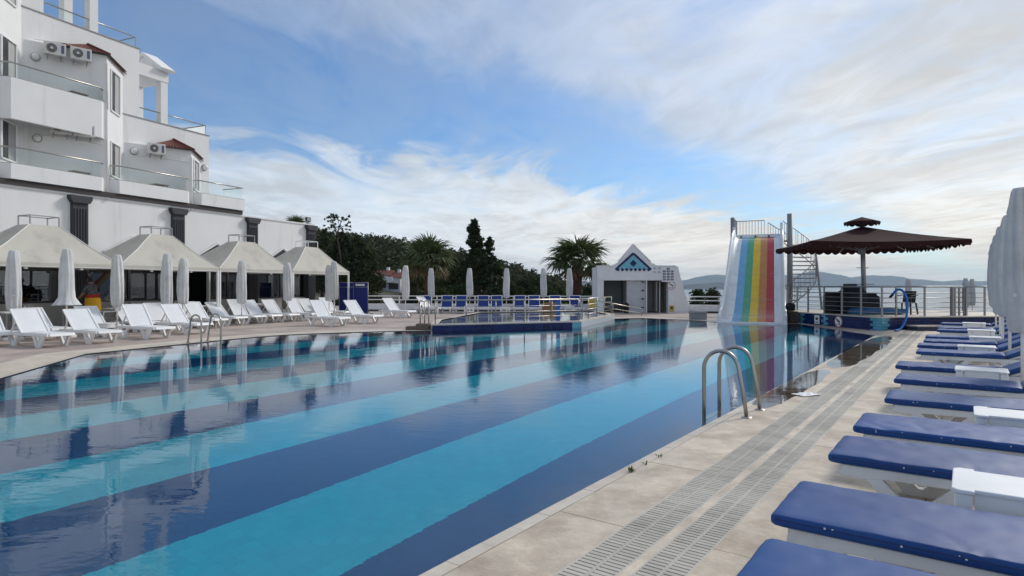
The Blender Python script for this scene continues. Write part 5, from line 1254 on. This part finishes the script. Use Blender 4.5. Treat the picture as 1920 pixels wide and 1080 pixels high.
# ------------------------------------------------------------------ vegetation
def leaf_mesh(name, cent, sizes, mats_, per=18, leaf=.16, jitter=.9, up=.3, elong=1.0):
    """cent: clump centres, sizes: clump radii; leaf-sized quads in each clump"""
    cent = np.asarray(cent, float); sizes = np.asarray(sizes, float); n = len(cent)
    N = n*per
    d = rng.normal(size=(N, 3)); d /= np.linalg.norm(d, axis=1)[:, None]
    rr = sizes.repeat(per)*rng.uniform(.25, 1, N)**.6
    p = cent.repeat(per, 0)+d*rr[:, None]*np.array([1, 1, jitter])
    a = rng.normal(size=(N, 3)); a[:, 2] = a[:, 2]*.6+up; a /= np.linalg.norm(a, axis=1)[:, None]
    b = np.cross(a, rng.normal(size=(N, 3))); b /= np.linalg.norm(b, axis=1)[:, None]
    s = leaf*rng.uniform(.6, 1.4, N)[:, None]
    v = np.stack([p-a*s*elong, p+b*s*.42, p+a*s*elong, p-b*s*.42], 1).reshape(-1, 3)
    me = bpy.data.meshes.new(name); me.vertices.add(N*4); me.vertices.foreach_set('co', v.ravel())
    me.loops.add(N*4); me.loops.foreach_set('vertex_index', np.arange(N*4)); me.polygons.add(N); me.polygons.foreach_set('loop_start', np.arange(0, N*4, 4)); me.polygons.foreach_set('loop_total', np.full(N, 4))
    me.update(); me.validate()
    if not isinstance(mats_, (list, tuple)): mats_ = [mats_]
    for m in mats_: me.materials.append(m)
    if len(mats_) > 1: me.polygons.foreach_set('material_index', rng.integers(0, len(mats_), N))
    return me
def tree(loc, H, shape, nclump, label, m, per=26, leaf=.17, cs=.45, trunk_r=.14, name='tree', grp=None, seed=0, tmin=0.0):
    """shape(t) -> crown radius at relative height t in 0..1; trunk from loc up"""
    r = tag(empty(name, loc), label, 'tree', grp); rn = np.random.default_rng(seed+11)
    pts = [Vector((.25*math.sin(z*1.3+seed)*z/H, .2*math.cos(z*1.1+seed)*z/H, z)) for z in np.linspace(0, H*.96, 9)]
    tk = obj('trunk', MB().tube(pts, [trunk_r*(1-.85*i/8)+.012 for i in range(9)], 8), barkm, r, True)
    cen = []; sz = []; br = MB()
    for k in range(nclump):
        t = tmin+(1-tmin)*rn.uniform(0, 1)**.85; R_ = shape(t); a = rn.uniform(0, 6.283); q = math.sqrt(rn.uniform(.08, 1))
        z = H*(.16+.84*t); i = min(8, int(z/H/.96*8)); o = pts[i]
        c = Vector((o.x+R_*q*math.cos(a), o.y+R_*q*math.sin(a), z+rn.normal()*.1)); cen.append(c); sz.append(cs*(.55+.6*rn.uniform())*(1-.35*t))
        if k % 5 == 0 and q*R_ > .4: br.tube([Vector((o.x, o.y, z-.3*R_)), o.lerp(c, .5)*1.0+Vector((0, 0, 0)) if False else Vector(((o.x+c.x)/2, (o.y+c.y)/2, z-.1)), c], [.04, .025, .01], 4)
    if br.v: obj('branches', br, barkm, tk)
    cr = bpy.data.objects.new('crown', leaf_mesh('crown', cen, sz, m, per, leaf)); C.objects.link(cr); cr.parent = r
    return r
def vegetation():
    def gl(px, Y, dz=0): c = at(px, 537, Y); return Vector((c.x, c.y, terr(c.x, c.y)+dz))
    def Ht(py, Y, base): return at(0, py, Y).z-base
    # tall dark cypress-like tree beside the first palm
    b = gl(893, 50); tree(b, Ht(413, 50, b.z), lambda t: (1.75-1.1*t+.4*math.sin(t*19)) if t < .60 else max(.12, .62-1.2*(t-.60)+.22*math.sin(t*45)), 330, 'tall dark conifer with a thin leaning top beside the first palm', leafm[0], per=17, leaf=.14, cs=.30, seed=3)
    b = gl(918, 51); tree(b, Ht(447, 51, b.z), lambda t: 1.7*(1-t)**.8+.12+.25*math.sin(t*23), 130, 'shorter dark conifer just right of the tall thin topped one', leafm[0], per=17, leaf=.14, cs=.30, seed=5)
    b = gl(862, 54); tree(b, Ht(486, 54, b.z), lambda t: 2.2*math.sin(math.pi*min(1, t*.8+.2)), 170, 'round dark tree behind the first palm trunk', leafm[1], per=34, leaf=.15, cs=.5, seed=6)
    b = gl(637, 60); tree(b, Ht(403, 60, b.z), lambda t: .25+1.25*t, 60, 'thin sparse pine sticking out above the broad tree', leafm[0], per=14, leaf=.12, cs=.22, trunk_r=.12, seed=28, tmin=.70)
    b = gl(640, 62); tree(b, Ht(442, 62, b.z), lambda t: 2.7*math.sin(math.pi*min(1, t*.75+.25)), 260, 'broad dark pine behind the blue screen', leafm[0], per=30, leaf=.16, cs=.5, trunk_r=.25, seed=8)
    b = gl(604, 66); tree(b, Ht(436, 66, b.z), lambda t: 2.1*math.sin(math.pi*min(1, t*.8+.2)), 150, 'dark pine showing beside the last pilaster', leafm[1], per=30, leaf=.17, cs=.5, trunk_r=.2, seed=18)
    b = gl(672, 64); tree(b, Ht(450, 64, b.z), lambda t: 2.6*math.sin(math.pi*min(1, t*.75+.25)), 260, 'wide olive green tree left of the white houses', leafm[1], per=30, leaf=.16, cs=.55, trunk_r=.22, seed=9)
    b = gl(783, 60); tree(b, Ht(486, 60, b.z), lambda t: 1.5*math.sin(math.pi*min(1, t*.75+.25)), 60, 'small olive tree behind the first palm trunk', leafm[1], per=30, leaf=.15, cs=.45, seed=10)
    bushes = [(955, 52, 522, 'dark rounded bush behind the third back-row parasol'), (985, 55, 524, 'green rounded bush between two back-row parasols'), (1010, 58, 518, 'green bush with a raised top left of the second palm'), (1040, 60, 530, 'grey green bush under the second palm crown'), (1112, 56, 534, 'dark bush between the second palm and the shower hut'), (860, 48, 534, 'dark bush at the foot of the tall conifer'), (830, 46, 540, 'dark bush behind the first blue loungers'), (930, 47, 538, 'dark bush right of the tall conifer foot'), (655, 50, 532, 'dark bush right above the blue screen'), (690, 48, 550, 'low olive bush behind the parapet left of the lone parasol'), (775, 47, 546, 'low olive bush beside the first palm trunk'), (1307, 48, 543, 'dark bush left of a pair between shower hut and slide'), (1335, 50, 541, 'taller dark bush beside the rainbow slide')]
    for i, (px, Y, py, lab) in enumerate(bushes):
        b = gl(px, Y, -.2); H = max(1.2, Ht(py, Y, b.z)); rad = 1.5 if px < 1250 else .75
        rr = tag(empty('bush', b), lab, 'bush', 'bushes beyond the back rail'); rn = np.random.default_rng(i+50); cen = []; sz = []
        for k in range(110 if px < 1250 else 60):
            t = rn.uniform(0, 1); a = rn.uniform(0, 6.28); q = math.sqrt(rn.uniform(0, 1)); R_ = rad*math.sqrt(max(.05, 1-(t*1.05-.15)**2))
            cen.append((R_*q*math.cos(a), R_*q*math.sin(a), H*(.04+.92*t)*(1-.16*q*rn.uniform()))); sz.append(.34*(.6+.6*rn.uniform()))
        cr = bpy.data.objects.new('foliage', leaf_mesh('foliage', cen, sz, leafm[(i*2+1) % 3], 30, .12)); C.objects.link(cr); cr.parent = rr
        obj('stem', MB().tube([(0, 0, 0), (.05, .02, H*.4), (.1, 0, H*.7)], [.06, .04, .015], 6), barkm, rr)
    # hillside wood
    def slope_at(px, py):                               # where the terrain meets that line of sight
        for Y in np.arange(70, 330, .5):
            c = at(px, py, Y)
            if terr(c.x, c.y) >= c.z: return Vector((c.x, c.y, terr(c.x, c.y)))
        c = at(px, py, 160); return Vector((c.x, c.y, terr(c.x, c.y)))
    H0 = [slope_at(721, 543), slope_at(742, 546), slope_at(903, 540), slope_at(938, 538)]
    rn = np.random.default_rng(2); cen = []; sz = []
    while len(cen) < 5200:
        Y = rn.uniform(75, 330)**1.0; px = rn.uniform(560, 1160); c = at(px, 537, Y)
        if noise.noise(Vector((c.x*.04, c.y*.04, 3.3))) < -.22 and Y < 260: continue
        if 702 < px < 764 and Y < H0[0].y+3: continue
        if 892 < px < 948 and Y < H0[2].y+2: continue
        z = terr(c.x, c.y); h = rn.uniform(1.2, 4.6)*(.75 if Y < 120 else 1)
        k = 4
        for j in range(k): cen.append((c.x+rn.normal()*h*.26, c.y+rn.normal()*h*.26, z+h*(.25+.22*j))); sz.append(h*(.42-.06*j))
    o = bpy.data.objects.new('hillside_wood', leaf_mesh('hillside_wood', cen, sz, [forestm, mat('hillside_foliage_pale', (.070, .076, .034), .85, var=.5, scale=.08, spec=.15)], 15, .62, up=.5)); C.objects.link(o)
    struct(o, 'stuff', 'dark green wooded hillside behind the hotel')
    # houses on the slope
    for i, (hp, w, lab) in enumerate(((26, 15, 'white house with a blue grey end wall on the wooded slope'), (25, 14, 'white house with red tiled roof and balcony on the wooded slope'), (12, 11, 'small pale house glimpsed through the dark conifers'), (10, 10, 'tiny pale house among the bushes on the slope'))):
        c = H0[i]; k = c.y/FOC; ht = hp*k; w = w*k; r = tag(empty('hillside_house', c, R(-12+7*i)), lab, 'house', 'houses on the hillside')
        obj('wall', MB().bx(-w, w, -1.5, 1.5, -2.0, ht), mat('house_white', (.72, .73, .74), .8) if i != 0 else mat('house_grey', (.55, .60, .66), .8), r)
        rf = MB(); rf.prism([(-1.9, ht+.01), (1.9, ht+.01), (0, ht+.8)], -w-.25, w+.25, 'x'); obj('roof', rf, mat('house_roof', (.17, .055, .04), .8, var=.3), r)
        obj('chimney', MB().bx(w*.3, w*.3+.4, -.2, .2, ht+.5, ht+1.2), mat('house_white', (.72, .73, .74), .8), r)
        for k in range(3):
            for z in (.25, 1.55):
                if z+.8 > ht: continue
                x = -w+.55+k*(2*w-1.1)/2; q = obj('window', MB().bx(x-.3, x+.3, -1.53, -1.501, z, z+.85), mat('house_window', (.04, .045, .05), .3), r); obj('sill', MB().bx(x-.36, x+.36, -1.6, -1.531, z-.08, z-.01), mat('house_white', (.72, .73, .74), .8), q)
        if i == 1: obj('balcony', MB().bx(-w, w*.2, -2.4, -1.54, 1.2, 1.35).bx(-w, w*.2, -2.4, -2.3, 1.351, 2.0), mat('house_white', (.72, .73, .74), .8), r)
vegetation()
def palm(loc, H, crown, label, seed, nf=30, name='palm_tree', trunk=True):
    r = tag(empty(name, loc), label, 'palm'); rn = np.random.default_rng(seed)
    n = 26; prof = []
    for k in range(n): z = H*k/(n-1); prof.append((.27+.05*math.sin(k*2.4)+.06*(k % 2)+(.10 if z > H*.72 else 0)-.03*z/H, z))
    if trunk: obj('trunk', MB().lathe(prof, 14, wob=lambda t, z: 1+.10*math.sin(7*t+z*9)+.06*math.sin(5*t-z*17)), palmbark, r)
    def frond_mesh(k, m, L):
        mb = MB(); stem = .42*L
        pts = [Vector((stem*t, 0, .10*L*math.sin(t*1.5)-.03*t)) for t in np.linspace(0, 1, 5)]
        mb.tube(pts, [.022, .02, .017, .014, .01], 4)
        hub = pts[-1]; nb = 24
        for i in range(nb):
            a = R(-112+224*i/(nb-1))+rn.normal()*.03; Lb = L*.62*(.72+.28*math.cos(a*.7))*rn.uniform(.86, 1.06)
            dr = Vector((math.cos(a), math.sin(a), .18*math.cos(a*1.0)+rn.normal()*.07)).normalized(); sd_ = Vector((-math.sin(a), math.cos(a), .35*(1 if i % 2 else -1))).normalized()
            w = .030*L/1.9*1.9
            segs = 5; prev = None
            for s in range(segs+1):
                t = s/segs; c = hub+dr*Lb*t+Vector((0, 0, -.30*L*t*t*t*rn.uniform(.6, 1.25)))
                ww = w*(1-t)**.7*(.55+.9*min(1, t*4)); mb.v += [tuple(c-sd_*ww), tuple(c+sd_*ww)]
                if s: q = len(mb.v); mb.f.append((q-4, q-3, q-1, q-2))
        return mesh_of('frond', mb, m)
    ms = [frond_mesh(k, frondm, crown) for k in range(4)]+[frond_mesh(9, frond_dry, crown*.9)]
    for k in range(nf):
        t = k/(nf-1); el = 82-118*t**.85+rn.normal()*6; az = k*137.5+rn.normal()*10
        dry = el < -22
        o = bpy.data.objects.new('frond', ms[4] if dry else ms[k % 4]); C.objects.link(o); o.parent = r
        o.location = (.10*math.cos(R(az)), .10*math.sin(R(az)), H-.05-.25*t); o.rotation_euler = (rn.normal()*.25, R(-el), R(az)); s = rn.uniform(.85, 1.1)*(1-.12*(el > 60)); o.scale = (s, s, s)
    return r
def palms():
    for px, Y, cy_, lab, sd_, cr in ((803, 42, 487, 'fan palm with a dense drooping crown between the white loungers and the conifer', 3, 2.15), (1083, 42, 490, 'fan palm with an open spiky crown left of the shower hut', 8, 2.45)):
        c = at(px, cy_, Y); z0 = terr(c.x, c.y); palm((c.x, c.y, z0), c.z-z0, cr, lab, sd_)
    c = at(556, 424, 47); z0 = terr(c.x, c.y); palm((c.x, c.y, z0), c.z-z0, 1.15, 'palm tuft just showing above the white restaurant wall', 15, nf=20)
palms()

# ------------------------------------------------------------------ small litter
def litter():
    rn = random.Random(5)
    for i, (u, w) in enumerate(((4.66, .10), (4.93, .104), (5.22, .102))):
        r = tag(empty('weed_tuft', uw(u, w, TZ-.002)), ['small green weed growing in the coping joint, lowest of three', 'tiny weed in the coping joint, middle of three', 'tiny weed in the coping joint, uppermost of three'][i], 'weed')
        mb = MB(); k = 14 if i == 0 else 6; h = .045 if i == 0 else .028
        for _ in range(k):
            a = rn.uniform(0, 6.28); d = Vector((math.cos(a), math.sin(a), 0)); q = d*rn.uniform(.0, .03); t = q+d*rn.uniform(.01, .03)+Vector((0, 0, h*rn.uniform(.5, 1))); sd_ = Vector((-d.y, d.x, 0))*.004
            mb.add([q-sd_, q+sd_, (q+t)/2+sd_*1.6, t, (q+t)/2-sd_*1.6], [(0, 1, 2, 3, 4)])
        obj('leaves', mb, mat('weed_green', (.07, .10, .03), .8), r)
    r = tag(empty('plastic_scrap', uw(9.35, .50, TZ+.004), .4), 'crumpled white plastic scrap lying by the wet coping', 'litter')
    mb = MB(); n = 7
    for j in range(n):
        for i in range(n): mb.v.append(((i/(n-1)-.5)*.34, (j/(n-1)-.5)*.22, .004+.05*abs(noise.noise(Vector((i*.7, j*.8, 2.2))))*(1-abs(i/(n-1)-.5))))
    mb.f = [(j*n+i, j*n+i+1, (j+1)*n+i+1, (j+1)*n+i) for j in range(n-1) for i in range(n-1)]
    obj('sheet', mb, whitepaint, r)
litter()

# ------------------------------------------------------------------ air
def haze():
    mb = MB().bx(-12500, 12500, -400, 12500, -22, 330); o = obj('haze', mb, None); struct(o, 'stuff', 'thin pale blue sea haze')
    m = bpy.data.materials.new('haze_air'); m.use_nodes = True; N = m.node_tree.nodes; N.clear()
    out = N.new('ShaderNodeOutputMaterial'); v = N.new('ShaderNodeVolumePrincipled'); v.inputs['Color'].default_value = (.62, .81, 1.0, 1); v.inputs['Density'].default_value = 7.5e-5; v.inputs['Anisotropy'].default_value = .2
    m.node_tree.links.new(v.outputs[0], out.inputs['Volume']); o.data.materials.append(m)
haze()
